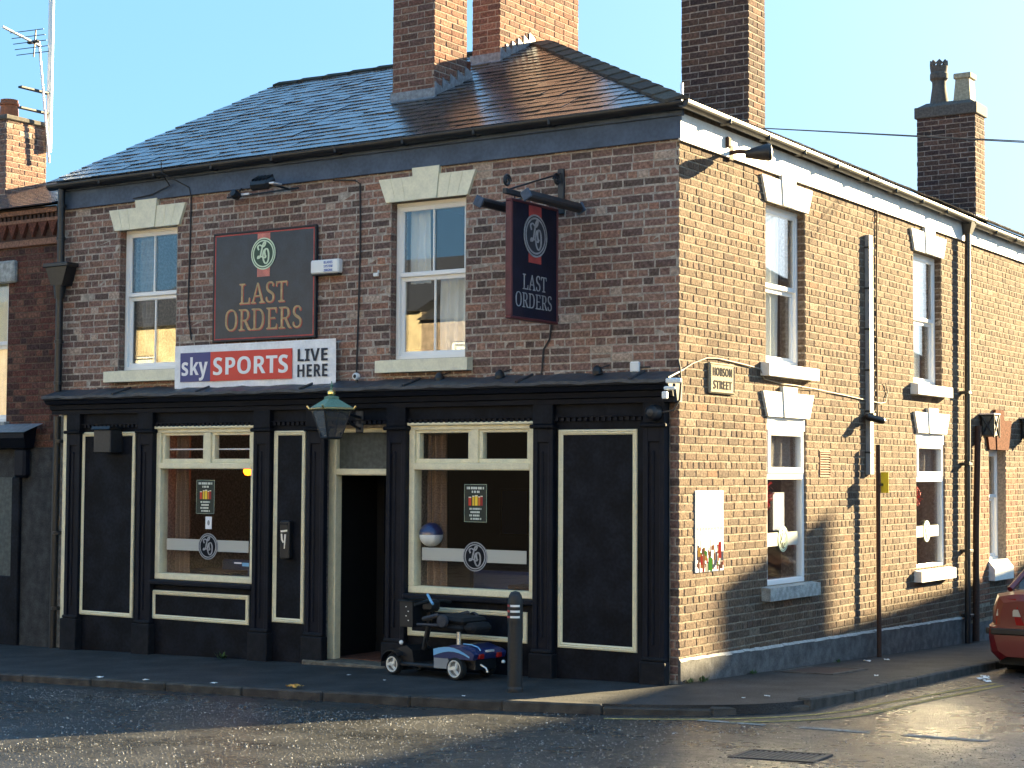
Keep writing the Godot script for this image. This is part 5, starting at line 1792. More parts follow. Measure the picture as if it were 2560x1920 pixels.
	em.prism([Vector3(-0.045, 0.075, 0.078), Vector3(0.045, 0.085, 0.078), Vector3(0.045, 0.105, 0.078), Vector3(-0.05, 0.095, 0.078)], Vector3(0, 0, -0.004))
	em.prism([Vector3(-0.045, 0.06, 0.078), Vector3(-0.04, -0.005, 0.078), Vector3(-0.015, -0.04, 0.078), Vector3(0.0, -0.03, 0.078), Vector3(-0.018, 0.0, 0.078), Vector3(-0.025, 0.06, 0.078)], Vector3(0, 0, -0.004))
	em.prism([Vector3(0.004, 0.055, 0.078), Vector3(0.0, -0.10, 0.078), Vector3(0.012, -0.10, 0.078), Vector3(0.03, 0.055, 0.078)], Vector3(0, 0, -0.004))
	put(em, "emblem", M.silver, ab)
	one_box(Vector3(-0.05, 0.155, 0.074), Vector3(0.05, 0.175, 0.082), "slot", M.rubber, ab, 0.002)
	# cables down the brickwork
	var cables := [["black cable running down the brickwork between the left window arch and the pub board", [Vector3(-6.30, 5.12, 0.012), Vector3(-6.31, 4.5, 0.012), Vector3(-6.325, 3.82, 0.012), Vector3(-6.27, 3.45, 0.012)]],
		["black cable running from the fascia down to the cornice past the alarm box", [Vector3(-4.20, 5.10, 0.012), Vector3(-3.90, 5.07, 0.012), Vector3(-3.83, 5.03, 0.012), Vector3(-3.82, 4.4, 0.012), Vector3(-3.835, 3.7, 0.012), Vector3(-3.85, 2.93, 0.02)]],
		["thin black cable from the hanging sign down to the cornice", [Vector3(-1.41, 3.42, 0.012), Vector3(-1.43, 3.27, 0.012), Vector3(-1.50, 3.17, 0.012), Vector3(-1.517, 2.92, 0.02)]]]
	cables[0][0] = "black cable hanging down the brickwork between a cream window arch and the pub board"
	for q in cables:
		var c := MB.new()
		c.tube(q[1], 0.009, 6)
		tag(put(c, "cable", M.cable), q[0], "cable")
	var gc := MB.new()
	for s in [[Vector3(-6.6, 5.38, 0.20), Vector3(-6.6, 5.25, 0.06), Vector3(-6.9, 5.17, 0.05), Vector3(-7.2, 5.15, 0.05)], [Vector3(-6.6, 5.5, 0.20), Vector3(-6.6, 5.38, 0.20), Vector3(-6.3, 5.20, 0.05), Vector3(-6.28, 5.10, 0.04)]]:
		gc.tube(s, 0.007, 6)
	tag(put(gc, "loose_wire", M.cable), "loose black wires looping over the gutter onto the blue fascia", "wire")

# ------------------------------------------------------------------ fittings on the side wall
func fittings_on_side() -> void:
	var fl := thing("street_floodlight", "large dark floodlight on an arm under the white side fascia", "floodlight", Vector3(0.0, 5.13, -1.05))
	var a := MB.new()
	a.tube([Vector3(0.02, 0.02, 0.0), Vector3(0.10, 0.03, -0.03), Vector3(0.22, 0.02, -0.08)], 0.022, 8)
	a.bbox(Vector3(0.0, -0.06, -0.05), Vector3(0.035, 0.10, 0.05), 0.008)
	put(a, "arm", M.rust, fl)
	var hd := MB.new()
	hd.lathe([Vector2(0.038, 0.0), Vector2(0.05, 0.05), Vector2(0.072, 0.14), Vector2(0.090, 0.23), Vector2(0.08, 0.26), Vector2(0.0, 0.275)], 16, Transform3D(Basis(Vector3.BACK, -1.5) * Basis(Vector3.RIGHT, -0.45), Vector3(0.16, 0.0, -0.05)))
	put(hd, "head", M.iron, fl)
	var bx := MB.new()
	bx.bbox(Vector3(0.03, 0.05, 0.06), Vector3(0.07, 0.16, 0.14), 0.015)
	put(bx, "ballast_box", M.rust, fl)
	# trunking
	var tr := thing("cable_trunking", "pale grey vertical cable trunking on the sunlit side wall", "trunking", Vector3(0.0, 0.0, -4.70))
	one_box(Vector3(0.0, 1.95, -0.06), Vector3(0.06, 4.76, 0.06), "channel", M.grey_plastic, tr, 0.006)
	for k in 6:
		var y := 2.2 + 0.48 * k
		one_box(Vector3(-0.002, y, -0.068), Vector3(0.064, y + 0.022, 0.068), "strap", M.iron, tr, 0.002)
	var sl := thing("spot_lamp", "small black spot lamp fixed across the grey trunking", "lamp", Vector3(0.06, 2.62, -4.66))
	var sb := MB.new()
	sb.boxt(Transform3D(Basis(Vector3.UP, 0.7) * Basis(Vector3.BACK, -0.25), Vector3(0.07, -0.02, 0.06)), Vector3(0.26, 0.075, 0.12), Color.WHITE, 0.03)
	put(sb, "head", M.black_plastic, sl)
	one_box(Vector3(-0.005, -0.04, -0.04), Vector3(0.05, 0.05, 0.04), "mount", M.black_plastic, sl)
	# street name plate
	var sn := thing("street_name_plate", "worn cream cast street name plate on the sunlit brick near the corner", "street sign", Vector3(0.0, 2.885, -0.86))
	one_box(Vector3(-0.004, -0.15, -0.27), Vector3(0.028, 0.15, 0.27), "plate", M.worn_plate, sn, 0.008)
	var TX := Transform3D(Basis(Vector3(0, 0, -1), Vector3.UP, Vector3(1, 0, 0)), Vector3(0.028, 0, 0))
	var rm := MB.new()
	rect_frame(rm, TX, -0.262, 0.262, -0.142, 0.142, 0.012, -0.01, 0.006)
	put(rm, "rim", M.worn_plate, sn)
	words("HOBSON", "Droid Sans", 700, false, 0.42, 0.085, TX * Transform3D(Basis(), Vector3(0, 0.062, 0)), M.plate_ink, sn, "lettering", 0.004)
	words("STREET", "Droid Sans", 700, false, 0.40, 0.085, TX * Transform3D(Basis(), Vector3(0, -0.065, 0)), M.plate_ink, sn, "lettering", 0.004)
	# poster
	var ps := thing("wall_poster", "white poster with a colourful picture at its foot on the side wall", "poster", Vector3(0.0, 1.40, -0.615))
	one_box(Vector3(0.0, -0.39, -0.298), Vector3(0.008, 0.39, 0.298), "board", M.banner_white, ps, 0.001)
	var pm := StandardMaterial3D.new()
	pm.albedo_texture = tex(poster_print())
	pm.roughness = 0.95
	pm.metallic_specular = 0.1
	var pq := MB.new()
	pq.uvquad(TX * Vector3(-0.295, -0.387, -0.0175), TX * Vector3(0.295, -0.387, -0.0175), TX * Vector3(0.295, 0.387, -0.0175), TX * Vector3(-0.295, 0.387, -0.0175))
	put(pq, "print", pm, ps)
	# cables
	var c1 := MB.new()
	c1.tube([Vector3(0.012, 2.92, -0.03), Vector3(0.014, 3.0, -0.25), Vector3(0.014, 3.07, -0.55), Vector3(0.014, 3.08, -0.8), Vector3(0.014, 3.055, -1.35), Vector3(0.014, 3.03, -1.75), Vector3(0.014, 2.93, -1.85), Vector3(0.014, 2.90, -2.3), Vector3(0.05, 2.895, -2.55), Vector3(0.014, 2.88, -3.3), Vector3(0.014, 2.84, -4.2), Vector3(0.014, 2.80, -5.1), Vector3(0.014, 2.82, -5.25), Vector3(0.014, 2.95, -5.33), Vector3(0.014, 3.05, -5.25)], 0.0065, 6)
	tag(put(c1, "wall_cable", M.cable_pale), "pale cable drooping along the side wall from the street name plate past the trunking", "cable")
	var c2 := MB.new()
	c2.tube([Vector3(0.012, 5.1, -5.02), Vector3(0.012, 4.0, -4.98), Vector3(0.012, 2.75, -4.99), Vector3(0.012, 2.6, -5.0)], 0.010, 6)
	tag(put(c2, "wall_wire", M.rust), "thin rusty wire running straight down the side wall beside the trunking", "wire")
	# sign post with edge-on yellow plate
	var g := gy(0.125, -4.72)
	var po := thing("sign_post", "thin rust-brown sign post with a small yellow plate close to the side wall", "sign post", Vector3(0.125, g, -4.72))
	var pb := MB.new()
	pb.tube([Vector3(0, -0.1, 0), Vector3(0, 2.46, 0)], 0.028, 10)
	put(pb, "post", M.rust, po)
	one_box(Vector3(0.022, 1.90, -0.03), Vector3(0.115, 2.14, -0.022), "plate", M.yellow, po, 0.002)
	one_box(Vector3(0.0, 1.98, -0.034), Vector3(0.05, 2.01, 0.034), "clip", M.iron, po, 0.002)
	# lanterns on the adjoining house
	for q in [[-8.90, "black wire-caged lantern between the pub's downpipe and the red window arch"], [-10.75, "black wire-caged lantern beyond the red window arch"]]:
		var l := thing("caged_lantern", q[1], "lantern", Vector3(0.0, 2.62, q[0]))
		one_box(Vector3(0.03, -0.14, -0.11), Vector3(0.20, 0.16, 0.11), "glazing", M.frosted_dark, l, 0.02)
		var cg := MB.new()
		for s in [[Vector3(0.205, -0.15, 0.12), Vector3(0.205, 0.17, -0.12)], [Vector3(0.205, -0.15, -0.12), Vector3(0.205, 0.17, 0.12)], [Vector3(0.205, -0.15, 0.12), Vector3(0.205, 0.17, 0.12)], [Vector3(0.205, -0.15, -0.12), Vector3(0.205, 0.17, -0.12)], [Vector3(0.02, -0.15, 0.115), Vector3(0.205, 0.17, 0.115)], [Vector3(0.02, 0.17, 0.115), Vector3(0.205, -0.15, 0.115)]]:
			cg.tube(s, 0.010, 6)
		put(cg, "cage", M.iron, l)
		one_box(Vector3(0.0, 0.16, -0.13), Vector3(0.22, 0.18, 0.13), "cap", M.galvanised, l)
		one_box(Vector3(0.0, -0.12, -0.05), Vector3(0.035, 0.14, 0.05), "back_plate", M.iron, l)
	# telephone wires
	for k in 2:
		var w := MB.new()
		var pts := []
		for i in 13:
			var f := i / 12.0
			pts.append(Vector3(-1.0, 6.02, -4.0).lerp(Vector3(26.0 + 1.5 * k, 10.6 - 0.45 * k, -48.0), f) - Vector3(0, 2.2 * (f - f * f), 0))
		w.tube(pts, 0.007, 5)
		tag(put(w, "telephone_wire", M.cable), "thin black wire strung from the corner chimney across the side street sky", "wire", "wires over the side street")

func poster_print() -> Image:
	var im := Image.create(128, 168, false, Image.FORMAT_RGB8)
	im.fill(Color(0.78, 0.80, 0.84))
	var r := RandomNumberGenerator.new()
	r.seed = 5
	for k in 6:
		im.fill_rect(Rect2i(8, 14 + k * 11, 30 + r.randi() % 60, 2), Color(0.66, 0.76, 0.88))
	for x in range(6, 122, 7):
		im.fill_rect(Rect2i(x, 76, 4, 4 + r.randi() % 4), Color(0.30, 0.27, 0.30))
		if x < 90:
			im.fill_rect(Rect2i(x, 88, 4, 4), Color(0.45, 0.42, 0.45))
	var cols := [Color(0.30, 0.17, 0.13), Color(0.36, 0.02, 0.03), Color(0.10, 0.26, 0.07), Color(0.46, 0.45, 0.42), Color(0.20, 0.12, 0.11), Color(0.38, 0.28, 0.12), Color(0.15, 0.17, 0.24)]
	for k in 70:
		var x := r.randi() % 122
		var y := 112 + r.randi() % 50
		im.fill_rect(Rect2i(x, y, 5 + r.randi() % 10, 6 + r.randi() % 18), cols[r.randi() % 7])
	for k in 8:
		im.fill_rect(Rect2i(6 + k * 15, 98 + r.randi() % 10, 3, 22), cols[k % 7])
	im.fill_rect(Rect2i(104, 108, 14, 34), Color(0.36, 0.015, 0.03))
	im.fill_rect(Rect2i(58, 140, 18, 26), Color(0.11, 0.30, 0.07))
	return im

# ------------------------------------------------------------------ street
func ribbon(b: MB, pts: Array, w: float, lift: float) -> void:
	var c := Curve2D.new()
	for i in pts.size():
		var p := Vector2(pts[i][0], pts[i][1])
		var a := Vector2(pts[maxi(i - 1, 0)][0], pts[maxi(i - 1, 0)][1])
		var e := Vector2(pts[mini(i + 1, pts.size() - 1)][0], pts[mini(i + 1, pts.size() - 1)][1])
		var tn := (e - a).normalized()
		c.add_point(p, -tn * p.distance_to(a) * 0.33, tn * p.distance_to(e) * 0.33)
	c.bake_interval = 0.08
	var k := c.get_baked_points()
	for i in k.size() - 1:
		var d := (k[i + 1] - k[i]).normalized()
		var d2 := d if i + 2 >= k.size() else (k[i + 2] - k[i + 1]).normalized()
		var n0 := Vector2(-d.y, d.x) * w / 2
		var n1 := Vector2(-d2.y, d2.x) * w / 2
		var f := func(v: Vector2) -> Vector3: return Vector3(v.x, road_y(v.x, v.y) + lift, v.y)
		b.quad(f.call(k[i] + n0), f.call(k[i + 1] + n1), f.call(k[i + 1] - n1), f.call(k[i] - n0))

func street() -> void:
	for pts in [[[2.05, -2.9], [1.98, -1.5], [1.93, -0.3], [1.86, 0.45], [1.60, 1.02], [1.20, 1.42], [0.75, 1.70], [0.3, 1.90]], [[2.18, -2.7], [2.14, -0.62], [2.10, 0.5], [1.92, 1.0], [1.62, 1.36], [1.30, 1.60]]]:
		var y := MB.new()
		ribbon(y, pts, 0.07, 0.004)
		structure(put(y, "yellow_line_marking", M.yellow_line))
	for q in [[1.02, 1.62], [1.91, 2.50], [2.79, 3.43], [3.75, 4.4]]:
		var w := MB.new()
		ribbon(w, [[q[0], 1.60], [q[1], 1.61]], 0.075, 0.004)
		structure(put(w, "white_line_marking", M.white_line))
	var stone := MB.new()
	stone.lathe([Vector2(0.0, -0.4), Vector2(0.45, -0.1), Vector2(0.5, 0.15), Vector2(0.25, 0.45), Vector2(0.0, 0.5)], 6)
	var mm := MultiMesh.new()
	mm.transform_format = MultiMesh.TRANSFORM_3D
	mm.use_colors = true
	mm.mesh = stone.mesh()
	mm.instance_count = 17000
	var cr := RandomNumberGenerator.new()
	cr.seed = 77
	for k in mm.instance_count:
		var x := cr.randf_range(-9.0, 5.2)
		var z := cr.randf_range(1.75, 8.4)
		if z < 2.75 - 0.0 and x < -0.5:
			z += 0.9
		var d := cr.randf_range(0.005, 0.011) * (1.5 if cr.randf() < 0.12 else 1.0)
		var bs := Basis(Vector3.UP, cr.randf() * TAU) * Basis.from_scale(Vector3(d * cr.randf_range(0.8, 1.6), d * 0.8, d))
		mm.set_instance_transform(k, Transform3D(bs, Vector3(x, road_y(x, z) + d * 0.1, z)))
		var v := cr.randf_range(0.08, 0.26) if cr.randf() < 0.82 else cr.randf_range(0.3, 0.55)
		mm.set_instance_color(k, Color(v, v * 0.98, v * 0.94))
	var ch := MultiMeshInstance3D.new()
	ch.name = "gravel"
	ch.multimesh = mm
	ch.material_override = vc(mk(Color.WHITE, 0.35, 0, null, 1, null, 0, 0.6))
	add_child(ch)
	ch.set_meta("kind", "stuff")
	tag(ch, "pale stone chippings standing out of the worn road surface", "gravel")
	# gully grate in the road
	var gr := thing("drain_grate", "ribbed iron drain grate set in the road near the dropped kerb", "drain", Vector3(2.56, road_y(2.56, 3.38), 3.38))
	gr.rotation.y = 0.12
	gr.rotation.z = 0.0
	var tilt := Basis(Vector3(1, GX, 0).normalized(), Vector3(-GX, 1, -GZ).normalized(), Vector3(0, GZ, 1).normalized()).orthonormalized()
	var fr := MB.new()
	for q in [[-0.30, -0.24, 0.30, -0.20], [-0.30, 0.20, 0.30, 0.24], [-0.30, -0.20, -0.26, 0.20], [0.26, -0.20, 0.30, 0.20]]:
		fr.boxt(Transform3D(tilt, tilt * Vector3((q[0] + q[2]) / 2, 0.0, (q[1] + q[3]) / 2)), Vector3(q[2] - q[0], 0.026, q[3] - q[1]), Color.WHITE, 0.004)
	put(fr, "frame", M.bollard, gr)
	for k in 13:
		var bar := MB.new()
		bar.boxt(Transform3D(tilt, tilt * Vector3(-0.24 + 0.04 * k, -0.002, 0.0)), Vector3(0.020, 0.024, 0.40), Color.WHITE, 0.004)
		put(bar, "bar", M.bollard, gr)
	var pit := MB.new()
	pit.boxt(Transform3D(tilt, tilt * Vector3(0, 0.0005, 0)), Vector3(0.52, 0.008, 0.40))
	put(pit, "sump", M.rubber, gr)
	# inspection cover by the side wall
	var mc := thing("inspection_cover", "rusty rectangular inspection cover set in the pavement by the side wall", "cover", Vector3(0.42, gy(0.42, -2.35), -2.35))
	var cf := MB.new()
	for q in [[-0.32, -0.46, 0.32, -0.40], [-0.32, 0.40, 0.32, 0.46], [-0.32, -0.40, -0.26, 0.40], [0.26, -0.40, 0.32, 0.40]]:
		cf.boxt(Transform3D(tilt, tilt * Vector3((q[0] + q[2]) / 2, 0.0, (q[1] + q[3]) / 2)), Vector3(q[2] - q[0], 0.02, q[3] - q[1]), Color(0.16, 0.14, 0.12), 0.003)
	put(cf, "frame", M.kerb, mc)
	var cp := MB.new()
	cp.boxt(Transform3D(tilt, tilt * Vector3(0, 0.001, 0)), Vector3(0.51, 0.012, 0.79), Color.WHITE, 0.002)
	put(cp, "plate", M.rust, mc)
	# bollard
	var bo := thing("bollard", "black round-topped bollard with red and white bands beside the scooter", "bollard", Vector3(-1.0, gy(-1.0, 1.26), 1.26))
	var sh := MB.new()
	sh.lathe([Vector2(0.075, -0.1), Vector2(0.075, 0.03), Vector2(0.068, 0.05), Vector2(0.066, 0.60), Vector2(0.070, 0.64), Vector2(0.070, 0.80), Vector2(0.066, 0.83), Vector2(0.058, 0.865), Vector2(0.038, 0.895), Vector2(0.0, 0.905)], 28)
	put(sh, "shaft", M.bollard, bo)
	for k in 3:
		var y: float = [0.665, 0.715, 0.765][k]
		for part in 2:
			var bd := MB.new()
			var n := 20
			var a0 := -0.65 if part == 0 else 0.75
			var a1 := 0.65 if part == 0 else 2.3
			for i in n:
				var p := a0 + (a1 - a0) * i / n
				var q := a0 + (a1 - a0) * (i + 1) / n
				# angle measured from the direction of the road (+z), towards -x
				var d0 := Vector3(-sin(p - 0.55), 0, cos(p - 0.55)) * 0.0715
				var d1 := Vector3(-sin(q - 0.55), 0, cos(q - 0.55)) * 0.0715
				bd.quad(d1 + Vector3(0, y, 0), d0 + Vector3(0, y, 0), d0 + Vector3(0, y + 0.019, 0), d1 + Vector3(0, y + 0.019, 0))
			put(bd, "white_band" if part == 0 else "red_band", M.reflector_white if part == 0 else M.sign_red, bo)
	# litter, weeds
	var li := thing("crisp_packet", "crumpled orange packet lying in the gutter before the pub door", "litter", Vector3(-2.95, gy(-2.95, 2.02) + 0.012, 2.0))
	var packet := MB.new()
	crumple(packet, 0.075, 0.055, 6)
	put(packet, "wrapper", M.ochre, li)
	var spots := [[-5.3, 2.22, 0.035, 1], [-4.7, 2.18, 0.03, 1], [-3.9, 2.08, 0.03, 1], [1.02, 0.75, 0.022, 1], [-2.6, 1.1, 0.015, 1], [-1.2, 1.78, 0.02, 1], [0.3, -3.9, 0.04, 1], [0.42, -4.2, 0.04, 1], [1.15, -2.0, 0.03, 1], [1.15, 0.55, 0.025, 1], [-3.2, 0.9, 0.02, 1], [1.80, -3.3, 0.06, 0], [1.92, -3.05, 0.05, 0], [1.72, -3.6, 0.05, 0]]
	for q in spots:
		var y: float = gy(q[0], q[1]) if q[3] == 1 else road_y(q[0], q[1])
		var b := MB.new()
		crumple(b, q[2], q[2] * 0.7, 5)
		var o := put(b, "paper_scrap", M.litter)
		o.position = Vector3(q[0], y + 0.006, q[1])
		o.rotation.y = rng.randf() * 6.0
		if q[3] == 1:
			tag(o, "small scrap of white paper lying on the pavement", "litter", "paper scraps on the pavement")
		else:
			tag(o, "small scrap of white paper lying in the road by the red car", "litter", "paper scraps by the red car")
	for q in [[0.10, -0.30, 0.09], [0.06, -1.5, 0.06], [-5.55, 0.20, 0.10], [0.05, -0.12, 0.07], [0.08, -3.6, 0.05]]:
		var o := node("x", self)
		o.name = numbered("weed")
		tag(o, "small green weed growing at the foot of the pub wall", "weed", "weeds along the wall foot")
		o.position = Vector3(q[0], gy(q[0], q[1]), q[1])
		var b := MB.new()
		for k in 26:
			var a := rng.randf() * TAU
			var l: float = q[2] * rng.randf_range(0.5, 1.0)
			var dir := Vector3(cos(a) * rng.randf_range(0.3, 1.0), rng.randf_range(0.3, 1.2), sin(a) * rng.randf_range(0.3, 1.0)).normalized()
			var sd := dir.cross(Vector3.UP).normalized() * l * 0.16
			var st := Vector3(rng.randf_range(-0.02, 0.02), 0, rng.randf_range(-0.05, 0.05))
			b.tri(st - sd * 0.4, st + dir * l * 0.6 + sd, st + dir * l)
			b.tri(st - sd * 0.4, st + dir * l, st + dir * l * 0.6 - sd)
		put(b, "leaves", M.weed, o)

func crumple(b: MB, w: float, d: float, n: int) -> void:
	var g := []
	for i in n + 1:
		var r := []
		for j in n + 1:
			r.append(Vector3((float(i) / n - 0.5) * 2 * w + rng.randf_range(-0.2, 0.2) * w / n, rng.randf() * w * 0.4, (float(j) / n - 0.5) * 2 * d + rng.randf_range(-0.2, 0.2) * d / n))
		g.append(r)
	for i in n:
		for j in n:
			b.quad(g[i][j], g[i][j + 1], g[i + 1][j + 1], g[i + 1][j])

# ------------------------------------------------------------------ mobility scooter: local x is forward, the kerb side is -z
func scooter() -> void:
	var s := thing("mobility_scooter", "blue and black four-wheeled mobility scooter with folded seat, parked before the pub window", "scooter", Vector3(-2.435, gy(-2.435, 0.44), 0.44))
	s.rotation.y = PI - 0.126
	s.rotation.z = -0.018
	for q in [[0.435, -0.185, 0.100], [0.435, 0.185, 0.100], [-0.435, -0.215, 0.108], [-0.435, 0.215, 0.108]]:
		var w := node("wheel", s)
		w.position = Vector3(q[0], q[2], q[1])
		var sg := signf(q[1])
		var T := Transform3D(Basis(Vector3.RIGHT, PI / 2 * sg), Vector3.ZERO)
		var r: float = q[2]
		var ty := MB.new()
		ty.lathe([Vector2(r * 0.74, -0.035), Vector2(r * 0.92, -0.036), Vector2(r, -0.024), Vector2(r, 0.024), Vector2(r * 0.92, 0.036), Vector2(r * 0.74, 0.035)], 28, T)
		put(ty, "tyre", M.rubber, w)
		var ri := MB.new()
		ri.lathe([Vector2(r * 0.77, 0.010), Vector2(r * 0.77, 0.036), Vector2(r * 0.68, 0.036), Vector2(r * 0.63, 0.018)], 28, T)
		for k in 3:
			var a := TAU * k / 3.0
			ri.boxt(T * Transform3D(Basis(Vector3.UP, a), Vector3.ZERO) * Transform3D(Basis(Vector3.UP, 0.35), Vector3(r * 0.40, 0.024, 0)), Vector3(r * 0.62, 0.014, r * 0.30), Color.WHITE, 0.004)
		ri.lathe([Vector2(r * 0.24, 0.018), Vector2(r * 0.22, 0.038), Vector2(0, 0.040)], 16, T)
		put(ri, "rim", M.silver, w)
		var hub := MB.new()
		hub.lathe([Vector2(r * 0.75, 0.004), Vector2(0, 0.006)], 20, T)
		put(hub, "hub_back", M.grey_plastic, w)
	# deck and front shroud
	var dk := MB.new()
	dk.bbox(Vector3(-0.20, 0.085, -0.20), Vector3(0.36, 0.125, 0.20), 0.012)
	put(dk, "deck", M.black_plastic, s)
	var fs := MB.new()
	fs.prism([Vector3(0.20, 0.12, -0.15), Vector3(0.52, 0.12, -0.15), Vector3(0.50, 0.20, -0.15), Vector3(0.40, 0.26, -0.15), Vector3(0.30, 0.29, -0.15), Vector3(0.22, 0.24, -0.15)], Vector3(0, 0, 0.30))
	put(fs, "front_shroud", M.black_plastic, s)
	for sg in [-1.0, 1.0]:
		var mg := MB.new()
		var arc := []
		for k in 9:
			var a := 0.15 + 2.3 * k / 8.0
			arc.append(Vector3(0.435 + cos(a) * 0.135, 0.10 + sin(a) * 0.135, 0.0))
		for k in 8:
			var p: Vector3 = arc[k]
			var q2: Vector3 = arc[k + 1]
			mg.prism([p + Vector3(0, 0, 0.19 * sg - 0.05), q2 + Vector3(0, 0, 0.19 * sg - 0.05), q2 * 1.0 + Vector3(0, 0.008, 0.19 * sg - 0.05), p + Vector3(0, 0.008, 0.19 * sg - 0.05)], Vector3(0, 0, 0.10))
		put(mg, "mudguard", M.black_plastic, s)
	var hl := MB.new()
	hl.lathe([Vector2(0.0, -0.01), Vector2(0.022, 0.0), Vector2(0.020, 0.015), Vector2(0, 0.022)], 12, Transform3D(Basis(Vector3.RIGHT, -PI / 2), Vector3(0.36, 0.315, -0.155)))
	put(hl, "reflector", M.reflector_white, s)
	# tiller
	var tl := node("tiller", s)
	var tb := MB.new()
	tb.tube([Vector3(0.20, 0.24, 0), Vector3(0.14, 0.45, 0), Vector3(0.11, 0.66, 0)], 0.028, 10)
	tb.bbox(Vector3(0.04, 0.62, -0.09), Vector3(0.16, 0.74, 0.09), 0.03)
	put(tb, "column", M.black_plastic, tl)
	var bar := MB.new()
	bar.tube([Vector3(0.08, 0.70, -0.26), Vector3(0.05, 0.72, -0.14), Vector3(0.09, 0.72, 0.0), Vector3(0.05, 0.72, 0.14), Vector3(0.08, 0.70, 0.26)], 0.016, 8)
	put(bar, "handlebar", M.rubber, tl)
	var hb := MB.new()
	hb.tube([Vector3(0.035, 0.80, -0.12), Vector3(-0.01, 0.765, -0.14), Vector3(-0.06, 0.725, -0.16), Vector3(-0.085, 0.71, -0.17)], 0.013, 8)
	put(hb, "brake_lever", M.light_blue, tl)
	var cable := MB.new()
	cable.tube([Vector3(0.17, 0.28, -0.03), Vector3(0.13, 0.36, -0.05), Vector3(0.10, 0.34, -0.06), Vector3(0.09, 0.27, -0.05)], 0.006, 6)
	put(cable, "cable", M.rubber, tl)
	# basket
	var bk := node("basket", s)
	var bb := MB.new()
	bb.box(Vector3(0.20, 0.47, -0.16), Vector3(0.38, 0.48, 0.16))
	for q in [[0.20, -0.16, 0.205, 0.16], [0.375, -0.16, 0.38, 0.16], [0.20, -0.16, 0.38, -0.155], [0.20, 0.155, 0.38, 0.16]]:
		bb.box(Vector3(q[0], 0.47, q[1]), Vector3(q[2], 0.72, q[3]))
	put(bb, "mesh_side", M.black_plastic, bk)
	var brm := MB.new()
	brm.tube([Vector3(0.19, 0.72, -0.17), Vector3(0.39, 0.73, -0.17), Vector3(0.39, 0.73, 0.17), Vector3(0.19, 0.72, 0.17), Vector3(0.19, 0.72, -0.17)], 0.009, 6)
	put(brm, "rim", M.rubber, bk)
	for k in 4:
		var st := MB.new()
		st.bbox(Vector3(0.25 + 0.03 * (k % 2), 0.53 + 0.045 * k, -0.166), Vector3(0.268 + 0.03 * (k % 2), 0.541 + 0.045 * k, -0.159), 0.003)
		put(st, "stud", M.silver, bk)
	# seat folded flat
	var se := node("seat", s)
	var cu := MB.new()
	cu.bbox(Vector3(-0.47, 0.455, -0.19), Vector3(-0.04, 0.52, 0.19), 0.028)
	put(cu, "cushion", M.dark_fabric, se)
	var br := MB.new()
	br.boxt(Transform3D(Basis(Vector3.BACK, 0.06), Vector3(-0.28, 0.565, 0)), Vector3(0.42, 0.065, 0.38), Color.WHITE, 0.030)
	put(br, "backrest", M.dark_fabric, se)
	for sg in [-1.0, 1.0]:
		var ar := MB.new()
		ar.boxt(Transform3D(Basis(Vector3.BACK, -0.22), Vector3(-0.10, 0.585, 0.222 * sg)), Vector3(0.23, 0.045, 0.045), Color.WHITE, 0.018)
		ar.boxt(Transform3D(Basis(), Vector3(-0.07, 0.51, 0.225 * sg)), Vector3(0.30, 0.028, 0.045), Color.WHITE, 0.012)
		put(ar, "armrest", M.grey_fabric, se)
		var kn := MB.new()
		kn.lathe([Vector2(0.058, -0.022), Vector2(0.066, 0.0), Vector2(0.058, 0.022), Vector2(0.0, 0.027)], 18, Transform3D(Basis(Vector3.RIGHT, PI / 2 * sg), Vector3(-0.265, 0.555, 0.225 * sg)))
		put(kn, "side_joint", M.grey_fabric, se)
	var bag := MB.new()
	bag.bbox(Vector3(-0.60, 0.44, -0.15), Vector3(-0.44, 0.54, 0.15), 0.04)
	put(bag, "rear_bag", M.dark_fabric, se)
	var po := MB.new()
	po.tube([Vector3(-0.27, 0.28, 0), Vector3(-0.27, 0.45, 0)], 0.024, 12)
	put(po, "post", M.chrome, se)
	# rear body
	var rb := node("rear_body", s)
	var bd := MB.new()
	var prof := [Vector2(-0.66, 0.20), Vector2(-0.68, 0.25), Vector2(-0.64, 0.30), Vector2(-0.50, 0.335), Vector2(-0.34, 0.325), Vector2(-0.18, 0.285), Vector2(-0.15, 0.27), Vector2(-0.15, 0.20)]
	for seg in [[-0.175, 0.175, 0.0], [-0.235, -0.175, -0.02], [0.175, 0.235, -0.02]]:
		var lp := []
		for p in prof:
			lp.append(Vector3(p.x, p.y + (seg[2] if p.y > 0.26 else 0.0), seg[0]))
		bd.prism(lp, Vector3(0, 0, seg[1] - seg[0]))
	put(bd, "cowl", M.scooter_blue, rb)
	for sg in [-1.0, 1.0]:
		var sk := MB.new()
		sk.prism([Vector3(-0.15, 0.10, 0.232 * sg), Vector3(-0.15, 0.265, 0.232 * sg), Vector3(-0.30, 0.255, 0.232 * sg), Vector3(-0.345, 0.18, 0.232 * sg), Vector3(-0.36, 0.10, 0.232 * sg)], Vector3(0, 0, -0.20 * sg))
		put(sk, "side_skirt", M.grey_plastic, rb)
		var fl := MB.new()
		var top := []
		for k in 8:
			var f := k / 7.0
			top.append(Vector3(-0.15 - 0.47 * f, 0.284 + 0.045 * sin(f * 2.6) - 0.075 * f * f, 0.238 * sg))
		for k in 7:
			var th0 := 0.055 * (1.0 - k / 8.0) + 0.008
			var th1 := 0.055 * (1.0 - (k + 1) / 8.0) + 0.008
			var q3 := [top[k], top[k + 1], top[k + 1] - Vector3(0, th1, 0), top[k] - Vector3(0, th0, 0)]
			fl.prism(q3, Vector3(0, 0, -0.006 * sg))
		put(fl, "flash_stripe", M.light_blue, rb)
		var tl2 := MB.new()
